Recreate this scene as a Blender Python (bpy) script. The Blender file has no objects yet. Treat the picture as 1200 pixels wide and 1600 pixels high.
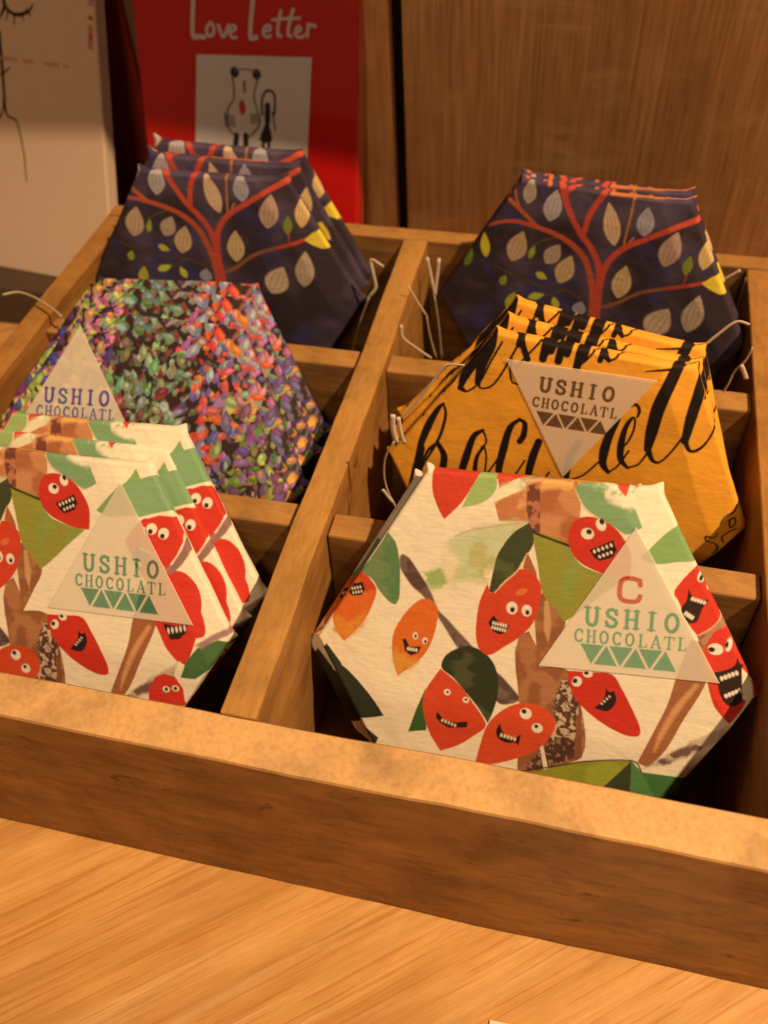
import bpy, bmesh, math, random
import numpy as np
from mathutils import Vector, Matrix, noise as mnoise

# ------------------------------------------------------------------ camera data (centimetres; everything is built in metres = cm * S)
S = 0.01
CAM={'cx': 9.4119, 'cy': -13.4321, 'cz': 26.5622, 'pitch': -0.8331, 'yaw': -0.2799, 'roll': -0.0693, 'f': 1421.3471, 'XL': -17.0016, 'XR': 17.0408, 'D': 29.4079, 'T': 1.1296, 'tf': 1.6785, 'H': 9.903, 'yl1': 20.212, 'yl2': 10.0472, 'yr1': 20.1651, 'yr2': 9.8229, 'tc': 1.25, 'zc': -0.5, 'tl': 1.2292}
FRAMES={'whiteR': [[9.0284, 5.0261, -1.9149], [0.9979, -0.0047, 0.0652], [-0.0515, 0.5567, 0.8291], [-0.0402, -0.8307, 0.5552], 8.016], 'yellow': [[9.4351, 13.7775, -1.7744], [0.9963, -0.0574, -0.0632], [0.0736, 0.2033, 0.9763], [-0.0432, -0.9774, 0.2068], 7.643], 'navyR': [[9.377, 25.4539, -1.3141], [0.9903, -0.1391, -0.0038], [0.0114, 0.054, 0.9985], [-0.1387, -0.9888, 0.0551], 7.744], 'navyL': [[-9.6557, 24.9859, -1.4227], [0.9943, 0.0947, -0.0484], [0.0426, 0.0624, 0.9971], [0.0975, -0.9935, 0.058], 7.447], 'purp': [[-9.3417, 12.4541, -2.0739], [0.9989, 0.0345, -0.0316], [-0.0032, 0.7258, 0.6879], [0.0467, -0.6871, 0.7251], 7.701], 'whiteL': [[-9.6095, 4.1245, -2.4492], [0.9996, 0.0237, 0.0131], [-0.0249, 0.6149, 0.7882], [0.0106, -0.7882, 0.6153], 7.405], 'yellow2': [[9.3365, 14.7805, -1.9829], [0.9904, -0.069, -0.1197], [0.1313, 0.2004, 0.9709], [-0.043, -0.9773, 0.2075], 7.643], 'yellow3': [[9.3384, 15.8775, -2.0166], [0.9868, -0.0724, -0.1452], [0.1572, 0.2061, 0.9658], [-0.04, -0.9759, 0.2147], 7.643], 'whiteL2': [[-9.5465, 5.352, -2.7723], [0.9997, 0.0214, 0.0068], [-0.0187, 0.6265, 0.7792], [0.0124, -0.7791, 0.6268], 7.405], 'whiteL3': [[-8.9751, 6.2087, -2.4283], [0.9991, 0.0359, 0.021], [-0.0384, 0.6033, 0.7966], [0.0159, -0.7967, 0.6042], 7.405], 'purp2': [[-9.4736, 14.3021, -1.9061], [0.996, 0.0818, -0.0372], [-0.0336, 0.7229, 0.6901], [0.0834, -0.6861, 0.7227], 7.701], 'purp3': [[-9.3924, 15.6052, -2.1599], [0.9944, 0.1055, 0.0004], [-0.078, 0.7322, 0.6766], [0.0711, -0.6729, 0.7363], 7.701], 'navyL2': [[-9.7356, 26.2718, -1.2315], [0.9875, 0.128, -0.0916], [0.0862, 0.047, 0.9952], [0.1317, -0.9907, 0.0353], 7.447], 'navyL3': [[-9.6997, 27.1713, -1.0615], [0.9913, 0.1075, -0.0763], [0.0706, 0.0565, 0.9959], [0.1113, -0.9926, 0.0484], 7.447], 'whiteR2': [[8.5376, 5.5747, -2.8273], [0.998, 0.0375, 0.0502], [-0.0627, 0.5878, 0.8065], [0.0007, -0.8081, 0.589], 8.016], 'navyR2': [[9.3946, 26.6049, -1.5658], [0.9933, -0.1156, 0.0014], [0.0041, 0.0477, 0.9989], [-0.1155, -0.9922, 0.0478], 7.744]}
STICK={'whiteR': ([3.49, 2.02], 0.04, 6.22, 0), 'whiteL': ([2.78, 2.07], 0.018, 6.2, 0), 'yellow': ([-0.27, 4.16], 0.056, 5.8, 1), 'purp': ([-3.49, 2.38], 0.054, 6.1, 0)}
CORDS=[('strip', [[-19.73, 20.3, 0.5], [-18.97, 20.65, 0.5], [-17.76, 20.28, 0.5], [-16.46, 19.55, 0.5], [-15.81, 19.11, 0.5]], 0.16), ('thread', [[-16.01, 19.36, 0.3], [-15.48, 18.59, 0.3]], 0.04), ('strip', [[-0.92, 25.5, 0.73], [-1.53, 25.5, 1.07], [-1.48, 25.5, 0.26], [-1.39, 25.5, -0.54], [-1.77, 25.5, -1.17]], 0.17), ('thread', [[-1.63, 25.0, -0.82], [-2.26, 25.0, -2.54], [-2.94, 25.0, -4.99]], 0.06), ('strip', [[1.14, 26.5, 0.86], [1.36, 26.5, -0.37], [1.56, 26.5, -1.41]], 0.16), ('strip', [[1.77, 26.5, 0.85], [1.63, 26.5, -0.53], [1.52, 26.5, -1.45]], 0.16), ('thread', [[1.62, 26.0, -1.06], [1.85, 26.0, -2.98], [2.03, 26.0, -5.2]], 0.05), ('strip', [[0.67, 24.0, 0.79], [1.07, 24.0, 0.01], [1.61, 24.0, -0.93]], 0.1), ('thread', [[1.61, 24.0, -0.93], [1.77, 24.0, -2.14], [2.1, 24.0, -3.54]], 0.06), ('strip', [[0.8, 21.8, 0.02], [0.87, 21.8, -0.73], [1.57, 21.8, -1.31], [2.27, 21.8, -1.81]], 0.14), ('strip', [[5.43, 12.2, 5.77], [4.82, 12.2, 5.71], [4.54, 12.2, 5.38], [4.11, 12.2, 4.59], [3.48, 12.2, 3.55], [2.92, 12.2, 2.75]], 0.1), ('strip', [[2.83, 11.6, 3.52], [2.8, 11.6, 2.8], [2.93, 11.6, 2.07]], 0.2), ('strip', [[3.08, 11.4, 3.61], [3.15, 11.4, 2.87], [3.28, 11.4, 2.29]], 0.16), ('thread', [[2.93, 11.2, 2.52], [2.57, 11.2, 1.7], [2.44, 11.2, 0.6], [2.58, 11.2, -0.42], [2.89, 11.2, -1.32]], 0.06), ('strip', [[2.4, 11.0, -0.05], [2.6, 11.0, -0.43], [2.82, 11.0, -0.77]], 0.15), ('strip', [[14.27, 18.6, 2.87], [14.69, 18.6, 3.51], [15.26, 18.6, 4.23], [15.79, 18.6, 4.17]], 0.13), ('thread', [[16.24, 18.9, 2.87], [16.12, 18.9, 2.19], [15.83, 18.9, 1.58], [15.73, 18.9, 0.87], [15.62, 18.9, 0.43]], 0.07), ('strip', [[15.99, 18.8, 1.99], [16.16, 18.8, 1.7], [16.35, 18.8, 1.32]], 0.18), ('strip', [[15.96, 28.7, -0.36], [16.27, 28.7, -0.07], [16.62, 28.7, 0.26]], 0.16), ('thread', [[16.95, 28.5, -0.01], [16.94, 28.5, -0.99], [16.91, 28.5, -2.25]], 0.04)]
CARD=[[-30.0, 33.0, -7.0], [0.9926, -0.1211, 0.0], [0.0414, 0.3395, 0.9397]]
BOOK=[[-18.2, 31.7, -7.0], [1.0, 0.0, 0.0], [0.0, 0.2924, 0.9563]]
ART_WHITE=[
('p',[[-3.76,6.9],[-2.1,6.9],[-1.9,8.6],[-4.0,8.6]],(212,60,34),0.02),
('p',[[-2.12,6.8],[-1.52,6.8],[-1.3,9],[-1.95,9]],(150,178,110),0.02),
('p',[[-1.54,6.8],[-0.6,6.9],[0.3,8],[-1.35,9]],(218,72,38),0.02),
('p',[[-0.7,6.8],[1.35,6.8],[1.1,9],[-0.3,9]],(190,110,66),0.1,((225,150,90),1.2,0.5)),
('p',[[1.3,6.8],[2.0,6.6],[2.5,9],[1.0,9]],(232,140,50),0.03),
('p',[[2.4,6.95],[2.9,6.35],[3.3,6.95],[3.6,9],[2.2,9]],(218,72,38),0.02),
('p',[[-3.72,7.74],[-3.75,7.21],[-3.81,6.77],[-3.77,6.16],[-3.56,5.64],[-3.28,5.19],[-2.7,5.84],[-2.44,6.29],[-2.08,7.06],[-2.0,7.54]],(212,60,34),0.025),
('p',[[-2.11,7.53],[-2.08,7.03],[-2.24,6.68],[-2.44,6.29],[-2.66,5.68],[-2.19,5.82],[-1.79,6.03],[-1.5,6.45],[-1.54,7.06],[-1.51,7.58]],(140,170,95),0.05),
('p',[[-1.56,7.35],[-1.54,7.06],[-1.39,6.5],[-0.96,6.79],[-0.45,7.02],[-0.14,7.59]],(218,72,38),0.025),
('p',[[-1.39,6.46],[-0.96,6.7],[-0.41,7.02],[0.02,6.97],[-0.5,6.47],[-1.01,6.19],[-1.45,6.01]],(165,180,120),0.25,((240,215,150),2.0,0.5)),
('p',[[-1.54,5.98],[-1.04,6.26],[-0.5,6.54],[-0.48,6.79],[0.02,6.97],[-0.19,5.42],[-1.31,5.33]],(196,112,62),0.04,((225,150,90),1.5,0.55)),
('p',[[-0.42,6.66],[0.02,6.88],[1.19,7.01],[1.37,6.6],[1.45,5.7],[1.32,5.0],[1.19,4.69],[-0.08,5.06],[-0.28,5.41],[-0.41,5.97]],(176,96,52),0.03,((205,125,72),1.0,0.5)),
('p',[[-0.42,6.66],[0.0,6.84],[0.15,5.02],[-0.08,5.06],[-0.28,5.41],[-0.41,5.97]],(120,62,40),0.05,((190,105,66),5.0,0.52)),
('p',[[0.04,6.91],[1.21,6.97],[1.17,6.67],[0.07,6.61]],(232,158,80),0.15),
('p',[[-0.26,5.37],[-1.1,5.23],[-1.75,5.1],[-2.24,4.9],[-2.83,4.6],[-3.2,4.23],[-3.35,3.36],[-3.95,3.12],[-3.59,2.55],[-3.05,2.79],[-2.24,2.98],[-1.5,3.36],[-1.12,4.15],[-0.69,4.83]],(166,172,104),0.35,((205,190,130),0.9,0.52)),
('p',[[-3.38,4.02],[-3.09,4.29],[-2.71,3.73],[-2.74,3.0],[-3.05,2.79],[-3.27,3.3]],(238,200,148),0.25),
('p',[[-3.95,3.12],[-3.34,3.32],[-3.02,2.96],[-3.05,2.74],[-3.59,2.5]],(142,168,96),0.2),
('s',[[-2.83,4.6],[-2.24,4.9],[-1.1,5.21],[-0.26,5.39]],[0.03,0.03,0.03,0.03],(205,160,110),0.06),
('p',[[-4.83,3.24],[-4.82,3.66],[-4.7,3.72],[-4.02,2.99],[-3.6,2.37],[-3.31,1.74],[-2.93,1.42],[-2.63,1.11],[-1.97,0.49],[-1.48,-0.19],[-0.96,-0.42],[-0.41,-0.92],[-0.03,-1.32],[-0.3,-1.52],[-0.83,-1.63],[-1.31,-0.93],[-2.01,-0.02],[-2.46,0.3],[-3.01,1.05],[-3.52,1.74],[-3.93,2.23],[-4.31,2.51],[-4.59,2.85]],(96,62,48),0.07,((120,86,66),2.2,0.55)),
('p',[[-0.3,1.13],[0.04,1.39],[0.25,2.52],[0.4,2.9],[1.3,1.88],[0.96,1.03],[0.49,0.05],[1.49,0.09],[2.15,-1.41],[2.31,-3.25],[1.92,-3.55],[0.59,-4.24],[0.02,-4.27],[-0.11,-1.52]],(150,84,44),0.03,((176,106,60),1.3,0.5)),
('p',[[-0.36,3.71],[-0.25,4.32],[0.12,3.63],[0.29,2.88],[0.1,3.34]],(176,90,48),0.02),
('p',[[0.02,1.39],[0.19,1.9],[0.34,0.82]],(238,195,140),0.02),
('p',[[0.48,2.55],[0.63,2.66],[0.81,1.74],[0.76,1.0],[0.56,1.47]],(205,140,85),0.05),
('p',[[1.14,-1.11],[1.39,-0.27],[1.9,-0.44],[2.17,-1.66],[2.22,-3.27],[1.39,-3.6],[0.96,-2.89],[1.22,-2.07]],(205,160,115),0.15,((92,52,36),8,0.47)),
('p',[[0.88,-3.11],[1.58,-2.52],[2.12,-2.69],[2.22,-3.32],[1.44,-3.69],[0.77,-4.08],[0.18,-4.19]],(84,46,30),0.1,((160,110,80),8,0.6)),
('p',[[1.97,-1.69],[2.14,-1.36],[2.31,-3.25],[2.05,-3.43]],(140,76,44),0.03),
('p',[[0.76,-3.05],[0.87,-2.96],[1.16,-3.98],[1.0,-4.06]],(240,200,150),0.02),
('p',[[-0.15,5.1],[1.12,4.75],[1.57,4.1],[2.14,3.86],[3.13,3.7],[2.43,3.03],[1.63,2.21],[1.23,1.87],[0.85,2.35],[0.46,2.76],[0.14,3.94]],(130,134,48),0.025,((142,142,58),0.8,0.55)),
('s',[[-0.28,5.34],[-0.08,5.06],[0.51,4.87],[1.19,4.69]],[0.03,0.05,0.04,0.05],(58,30,22),0.05),
('p',[[-6.41,2.86],[-6.05,3.27],[-5.34,4.48],[-5.04,4.15],[-4.86,3.46],[-4.8,2.75],[-4.89,1.79],[-5.01,1.75],[-5.51,2.14],[-5.93,2.66],[-6.09,2.72],[-6.49,2.37],[-6.77,2.64]],(82,120,70),0.025,((100,126,76),1.0,0.55)),
('p',[[-5.69,2.24],[-5.83,1.59],[-6.14,0.91],[-6.89,0.01],[-7.22,0.38],[-7.38,0.88],[-7.34,1.22],[-7.64,1.9],[-7.02,2.61],[-6.41,2.86],[-6.08,2.72]],(222,98,34),0.025),
('p',[[-6.83,0.07],[-7.22,0.38],[-7.38,0.88],[-6.72,0.91],[-6.06,1.33],[-6.19,0.8]],(226,130,42),0.25),
('p',[[-6.49,2.22],[-6.31,2.87],[-6.08,2.72],[-5.69,2.24],[-6.01,2.1]],(210,64,34),0.12),
('p',[[-6.78,1.98],[-6.59,2.36],[-6.24,2.45],[-6.14,2.19],[-6.25,1.94],[-6.62,1.87]],(48,24,18),0.02),
('e',[-6.583,1.988],0.035,0.055,0.3,(235,195,150)),
('e',[-6.478,2.021],0.035,0.055,0.3,(235,195,150)),
('e',[-6.373,2.053],0.035,0.055,0.3,(235,195,150)),
('e',[-6.268,2.086],0.035,0.055,0.3,(235,195,150)),
('e',[-6.633,2.151],0.035,0.055,0.3,(235,195,150)),
('e',[-6.528,2.183],0.035,0.055,0.3,(235,195,150)),
('e',[-6.423,2.216],0.035,0.055,0.3,(235,195,150)),
('e',[-6.318,2.248],0.035,0.055,0.3,(235,195,150)),
('p',[[-7.2,2.6],[-6.35,3.1],[-6.9,2.0],[-8.3,-0.2],[-9.6,0.6]],(212,66,34),0.03),
('p',[[-6.3,3.2],[-5.6,4.35],[-7.2,5.2],[-7.9,4.2]],(60,110,58),0.03),
('p',[[-5.0,5.4],[-4.5,6.3],[-5.3,6.9],[-5.9,6.0]],(60,120,62),0.03),
('p',[[-7.7,1.6],[-7.2,2.5],[-7.8,2.9],[-8.3,1.9]],(48,24,18),0.02),
('p',[[-3.39,1.91],[-3.57,2.08],[-3.76,2.13],[-4.02,2.05],[-4.39,1.68],[-4.76,1.1],[-4.96,0.61],[-4.98,-0.14],[-4.84,-0.77],[-4.72,-1.06],[-4.12,-0.53],[-3.7,-0.01],[-3.46,0.59],[-3.33,1.24],[-3.31,1.64]],(222,100,32),0.025),
('p',[[-4.94,0.07],[-4.84,-0.77],[-4.72,-1.06],[-4.29,-0.69],[-3.93,-0.3],[-4.42,-0.37]],(222,138,48),0.2),
('e',[-4.12,0.62],0.1,0.14,0,(240,205,165)),
('e',[-4.11,0.606],0.048,0.0728,0,(48,24,18)),
('e',[-3.75,0.47],0.1,0.14,-0.1,(240,205,165)),
('e',[-3.73,0.442],0.048,0.0728,-0.1,(48,24,18)),
('p',[[-4.61,0.43],[-4.48,0.45],[-4.32,0.16],[-3.88,0.22],[-3.98,-0.05],[-4.26,-0.19],[-4.49,-0.02]],(48,24,18),0.02),
('e',[-4.369,0.068],0.05,0.075,-0.05,(235,195,150)),
('e',[-4.264,0.063],0.05,0.075,-0.05,(235,195,150)),
('e',[-4.159,0.058],0.05,0.075,-0.05,(235,195,150)),
('e',[-4.054,0.053],0.05,0.075,-0.05,(235,195,150)),
('p',[[-7.85,-0.21],[-7.49,-0.92],[-7.05,-0.96],[-6.53,-1.31],[-6.05,-1.77],[-5.58,-2.31],[-5.21,-2.82],[-6.48,-3.08],[-6.91,-2.47],[-7.17,-1.62]],(50,48,32),0.02),
('p',[[-7.6,-0.2],[-7.0,-0.9],[-6.3,-3.2],[-5.4,-3.8],[-6.2,-6.2],[-7.3,-4.6],[-8.6,-1.4]],(50,48,32),0.02),
('p',[[-3.63,-1.42],[-3.98,-2.43],[-4.22,-3.32],[-3.52,-3.15],[-3.53,-2.06]],(52,86,38),0.02),
('p',[[-3.07,-0.51],[-2.99,-0.08],[-2.63,0.27],[-2.09,0.48],[-1.51,0.31],[-1.13,-0.09],[-0.95,-0.6],[-0.91,-1.21],[-1.03,-1.95],[-1.21,-2.47],[-1.61,-1.91],[-2.15,-1.32],[-2.61,-0.85]],(50,50,28),0.03,((66,70,40),1.2,0.6)),
('p',[[-3.11,-0.56],[-3.4,-1.05],[-3.67,-1.64],[-3.71,-2.12],[-3.53,-2.91],[-3.28,-3.43],[-2.93,-3.91],[-2.24,-3.55],[-1.7,-3.08],[-1.27,-2.59],[-1.42,-2.25],[-1.84,-1.71],[-2.33,-1.12]],(214,66,32),0.025),
('e',[-2.8,-1.47],0.13,0.13,0,(240,205,165)),
('e',[-2.787,-1.457],0.052000000000000005,0.052000000000000005,0,(48,24,18)),
('e',[-2.08,-1.67],0.12,0.12,0,(240,205,165)),
('e',[-2.08,-1.658],0.054,0.054,0,(48,24,18)),
('p',[[-3.14,-2.32],[-3.18,-2.54],[-3.02,-2.75],[-2.67,-2.91],[-1.99,-2.79],[-1.95,-2.54],[-2.46,-2.65],[-2.86,-2.61]],(48,24,18),0.02),
('e',[-2.923,-2.645],0.045,0.07,-0.25,(235,195,150)),
('e',[-2.799,-2.677],0.045,0.07,-0.25,(235,195,150)),
('e',[-2.675,-2.709],0.045,0.07,-0.25,(235,195,150)),
('e',[-2.551,-2.741],0.045,0.07,-0.25,(235,195,150)),
('e',[-2.427,-2.773],0.045,0.07,-0.25,(235,195,150)),
('p',[[-1.59,-4.27],[-1.44,-3.41],[-1.23,-2.58],[-0.86,-2.02],[-0.29,-1.57],[0.26,-1.43],[0.8,-1.55],[1.15,-1.82],[1.26,-2.17],[1.1,-2.68],[0.81,-3.1],[0.25,-3.56],[-0.46,-3.93],[-1.12,-4.18]],(216,70,32),0.025),
('e',[0.16,-1.86],0.22,0.22,0,(240,205,165)),
('e',[0.094,-1.783],0.0924,0.0924,0,(48,24,18)),
('e',[0.62,-2.37],0.2,0.19,0,(240,205,165)),
('e',[0.58,-2.304],0.08000000000000002,0.07600000000000001,0,(48,24,18)),
('p',[[-0.76,-2.42],[-0.88,-2.76],[-0.74,-3.05],[-0.4,-3.15],[-0.11,-3.1],[-0.01,-3.21],[0.05,-2.71],[-0.2,-2.91],[-0.54,-2.83]],(48,24,18),0.02),
('e',[-0.667,-2.871],0.05,0.08,-0.17,(235,195,150)),
('e',[-0.541,-2.893],0.05,0.08,-0.17,(235,195,150)),
('e',[-0.415,-2.915],0.05,0.08,-0.17,(235,195,150)),
('e',[-0.289,-2.937],0.05,0.08,-0.17,(235,195,150)),
('e',[-0.163,-2.959],0.05,0.08,-0.17,(235,195,150)),
('p',[[-0.35,3.67],[-0.55,3.59],[-0.95,3.14],[-1.45,2.64],[-1.57,2.97],[-1.8,2.31],[-1.88,1.56],[-1.85,0.81],[-1.68,0.38],[-1.37,0.23],[-0.78,0.66],[-0.32,1.05],[0.04,1.49],[0.18,1.76],[0.33,2.45],[0.34,3.08],[0.21,3.35],[-0.08,3.58]],(212,62,32),0.025),
('e',[-0.34,2.81],0.22,0.12,0.5,(226,104,48)),
('e',[-0.63,2.16],0.2,0.24,0,(240,205,165)),
('e',[-0.61,2.1],0.084,0.10079999999999999,0,(48,24,18)),
('e',[-0.1,2.13],0.18,0.22,0,(240,205,165)),
('e',[-0.073,2.064],0.0756,0.0924,0,(48,24,18)),
('p',[[-1.28,1.81],[-1.44,1.49],[-1.31,1.21],[-1.02,1.08],[-0.79,1.18],[-0.68,1.54],[-0.9,1.41],[-1.15,1.65]],(48,24,18),0.02),
('e',[-1.263,1.504],0.04,0.07,-0.12,(235,195,150)),
('e',[-1.17,1.492],0.04,0.07,-0.12,(235,195,150)),
('e',[-1.077,1.48],0.04,0.07,-0.12,(235,195,150)),
('e',[-0.983,1.469],0.04,0.07,-0.12,(235,195,150)),
('e',[-0.89,1.457],0.04,0.07,-0.12,(235,195,150)),
('e',[-0.797,1.445],0.04,0.07,-0.12,(235,195,150)),
('e',[-1.286,1.325],0.04,0.07,-0.12,(235,195,150)),
('e',[-1.192,1.313],0.04,0.07,-0.12,(235,195,150)),
('e',[-1.099,1.302],0.04,0.07,-0.12,(235,195,150)),
('e',[-1.006,1.29],0.04,0.07,-0.12,(235,195,150)),
('e',[-0.912,1.278],0.04,0.07,-0.12,(235,195,150)),
('e',[-0.819,1.267],0.04,0.07,-0.12,(235,195,150)),
('p',[[-0.15,5.17],[-0.26,5.37],[-0.66,5.07],[-0.93,4.76],[-1.13,4.41],[-1.29,4.06],[-1.36,3.72],[-1.5,2.69],[-1.34,2.66],[-0.95,3.14],[-0.55,3.59],[-0.24,4.22],[-0.05,4.64]],(58,66,36),0.025,((74,84,46),1.2,0.6)),
('s',[[-1.29,2.66],[-0.95,3.12],[-0.55,3.57],[-0.24,4.27]],[0.02,0.035,0.03,0.02],(228,170,110),0.02),
('p',[[1.51,0.05],[2.26,0.11],[3.08,0.13],[3.46,-0.37],[3.94,-1.19],[4.24,-1.82],[4.23,-2.07],[3.93,-2.15],[3.56,-2.08],[2.93,-1.81],[2.21,-1.32],[1.75,-0.79]],(204,46,28),0.025),
('e',[1.88,-0.32],0.17,0.2,-0.3,(240,205,165)),
('e',[1.812,-0.3],0.085,0.1,-0.3,(48,24,18)),
('e',[2.23,0.03],0.17,0.14,0,(240,205,165)),
('e',[2.179,0.058],0.085,0.07,0,(48,24,18)),
('p',[[2.89,-0.39],[3.01,-0.54],[3.21,-0.49],[3.31,-0.84],[3.08,-1.28],[2.84,-1.3],[2.56,-1.24],[2.77,-1.01],[2.9,-0.74]],(48,24,18),0.02),
('e',[2.82,-1.037],0.035,0.05,0.92,(235,195,150)),
('e',[2.9,-0.932],0.035,0.05,0.92,(235,195,150)),
('e',[2.98,-0.827],0.035,0.05,0.92,(235,195,150)),
('e',[3.06,-0.722],0.035,0.05,0.92,(235,195,150)),
('p',[[4.43,-3.31],[5.4,-2.52],[6.29,-1.77],[7.12,-1.21],[7.0,-1.77],[6.06,-2.53],[5.13,-3.08]],(118,78,62),0.12,((205,165,125),2.0,0.55)),
('p',[[5.22,0.31],[5.56,1.79],[6.41,1.68],[6.19,0.17],[5.65,-1.21],[5.03,-2.74],[4.55,-3.21],[4.27,-3.11],[4.68,-1.89],[5.07,-0.64]],(164,92,50),0.03),
('s',[[5.92,0.13],[5.42,-0.75],[5.0,-1.81],[4.8,-2.6]],[0.08,0.12,0.1,0.03],(214,140,80),0.12),
('p',[[0.59,-4.22],[1.45,-3.77],[2.46,-3.38],[4.07,-3.09],[4.26,-5.69],[2.35,-6.08],[-0.11,-5.21]],(124,134,36),0.03,((160,150,44),0.7,0.52)),
('p',[[4.07,-3.09],[3.17,-4.32],[2.92,-5.96],[4.39,-5.66]],(52,62,34),0.05),
('p',[[4.07,-3.09],[4.44,-3.48],[5.84,-3.46],[6.21,-3.31],[5.64,-4.63],[4.64,-5.88],[4.2,-5.97],[4.13,-4.4]],(72,122,58),0.03),
('p',[[4.44,-3.48],[5.84,-3.46],[5.75,-3.7],[5.2,-4.71]],(60,104,50),0.04),
('s',[[0.02,-4.27],[1.45,-3.77],[2.46,-3.4],[4.07,-3.09],[4.44,-3.46]],[0.03,0.03,0.03,0.03,0.03],(70,40,24),0.05),
('p',[[5.9,-4.0],[6.4,-3.0],[7.5,-3.4],[6.4,-6.2],[4.9,-5.7]],(180,34,20),0.03),
('p',[[1.22,6.65],[1.32,6.89],[1.72,7.04],[2.15,7.23],[2.52,6.6],[3.07,6.43],[3.45,5.79],[3.55,5.58],[3.28,5.39],[3.03,5.3],[2.63,5.51],[2.34,5.66],[1.96,5.85],[1.61,6.08]],(112,150,98),0.04),
('p',[[1.85,7.05],[2.46,7.26],[3.09,7.21],[3.33,6.56],[3.21,6.11],[2.73,6.24],[2.21,6.57]],(246,222,165),0.3,((150,175,120),3.0,0.62)),
('p',[[2.45,7.37],[3.01,7.42],[3.01,6.98],[2.91,6.57],[2.63,6.85]],(218,72,38),0.03),
('s',[[1.22,6.65],[1.62,6.04],[2.34,5.61],[3.03,5.28]],[0.02,0.03,0.03,0.02],(226,178,110),0.03),
('p',[[3.58,4.52],[3.88,4.89],[4.36,5.44],[4.78,5.8],[5.05,6.29],[5.87,4.82],[5.54,4.56],[4.84,4.46],[4.08,4.35]],(112,150,84),0.03),
('p',[[1.13,4.87],[1.14,5.26],[1.29,5.6],[1.55,5.76],[1.96,5.78],[2.45,5.62],[2.91,5.22],[3.28,4.57],[3.3,3.72],[2.8,3.73],[2.29,3.84],[1.57,4.15],[1.27,4.49]],(206,48,30),0.025),
('e',[1.76,5.19],0.22,0.2,-0.3,(240,205,165)),
('e',[1.804,5.26],0.099,0.09000000000000001,-0.3,(48,24,18)),
('e',[2.18,5.55],0.16,0.22,0.5,(240,205,165)),
('e',[2.196,5.66],0.08,0.11,0.5,(48,24,18)),
('p',[[1.87,4.62],[2.16,4.77],[2.63,5.05],[2.79,4.7],[2.65,4.43],[2.25,4.25],[2.05,4.37]],(48,24,18),0.02),
('e',[2.046,4.578],0.045,0.07,0.49,(235,195,150)),
('e',[2.18,4.65],0.045,0.07,0.49,(235,195,150)),
('e',[2.314,4.722],0.045,0.07,0.49,(235,195,150)),
('e',[2.448,4.794],0.045,0.07,0.49,(235,195,150)),
('e',[2.582,4.866],0.045,0.07,0.49,(235,195,150)),
('e',[2.241,4.412],0.045,0.06,0.49,(235,195,150)),
('e',[2.364,4.478],0.045,0.06,0.49,(235,195,150)),
('e',[2.486,4.542],0.045,0.06,0.49,(235,195,150)),
('e',[2.609,4.607],0.045,0.06,0.49,(235,195,150)),
('p',[[5.88,1.6],[5.73,1.98],[6.48,2.85],[7.15,2.36],[6.85,1.97],[6.36,1.79]],(140,84,54),0.04,((176,116,76),1.5,0.55)),
('p',[[4.99,3.12],[4.82,3.4],[5.06,3.87],[5.29,4.17],[5.59,4.43],[6.23,4.07],[6.85,3.13],[6.49,2.74],[6.29,2.34],[5.73,1.98],[5.39,2.36]],(210,50,30),0.025),
('s',[[5.8,1.97],[6.18,2.23],[6.43,2.57],[6.49,2.9]],[0.03,0.03,0.03,0.03],(226,150,100),0.04),
('e',[5.68,4.01],0.14,0.2,-0.2,(240,205,165)),
('e',[5.666,3.95],0.07,0.1,-0.2,(48,24,18)),
('e',[6.0,3.73],0.12,0.18,-0.2,(240,205,165)),
('e',[6.012,3.694],0.072,0.108,-0.2,(48,24,18)),
('p',[[5.28,3.6],[5.45,3.29],[5.74,3.19],[6.02,3.25],[5.81,2.88],[5.66,2.42],[5.41,2.38],[5.11,2.86],[5.25,3.11]],(48,24,18),0.02),
('e',[5.451,3.226],0.05,0.07,-0.27,(235,195,150)),
('e',[5.553,3.198],0.05,0.07,-0.27,(235,195,150)),
('e',[5.655,3.17],0.05,0.07,-0.27,(235,195,150)),
('e',[5.757,3.142],0.05,0.07,-0.27,(235,195,150)),
('e',[5.859,3.114],0.05,0.07,-0.27,(235,195,150)),
('e',[5.289,2.706],0.05,0.08,-0.55,(235,195,150)),
('e',[5.366,2.659],0.05,0.08,-0.55,(235,195,150)),
('e',[5.444,2.611],0.05,0.08,-0.55,(235,195,150)),
('e',[5.521,2.564],0.05,0.08,-0.55,(235,195,150)),
('p',[[6.18,1.9],[6.32,2.13],[6.69,2.32],[7.0,2.32],[7.56,1.61],[8.1,0.75],[8.19,0.05],[7.74,-0.14],[7.49,-0.66],[7.17,-1.13],[6.89,-0.88],[6.6,-0.54],[6.32,0.14],[6.11,0.92],[6.06,1.51]],(212,50,30),0.025),
('e',[6.41,1.51],0.26,0.2,-0.2,(240,205,165)),
('e',[6.28,1.49],0.117,0.09000000000000001,-0.2,(48,24,18)),
('e',[6.83,1.69],0.11,0.24,-0.1,(240,205,165)),
('e',[6.764,1.69],0.055,0.12,-0.1,(48,24,18)),
('p',[[6.39,0.68],[6.73,0.76],[7.1,0.98],[7.16,1.31],[7.28,1.05],[7.39,1.02],[7.37,0.68],[7.64,0.13],[7.55,-0.24],[7.26,-0.48],[7.05,-0.47],[6.78,-0.17],[6.57,0.37]],(48,24,18),0.02),
('e',[6.729,0.488],0.06,0.09,0.44,(235,195,150)),
('e',[6.847,0.544],0.06,0.09,0.44,(235,195,150)),
('e',[6.965,0.6],0.06,0.09,0.44,(235,195,150)),
('e',[7.083,0.656],0.06,0.09,0.44,(235,195,150)),
('e',[7.201,0.712],0.06,0.09,0.44,(235,195,150)),
('e',[6.945,-0.131],0.06,0.08,0.49,(235,195,150)),
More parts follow.
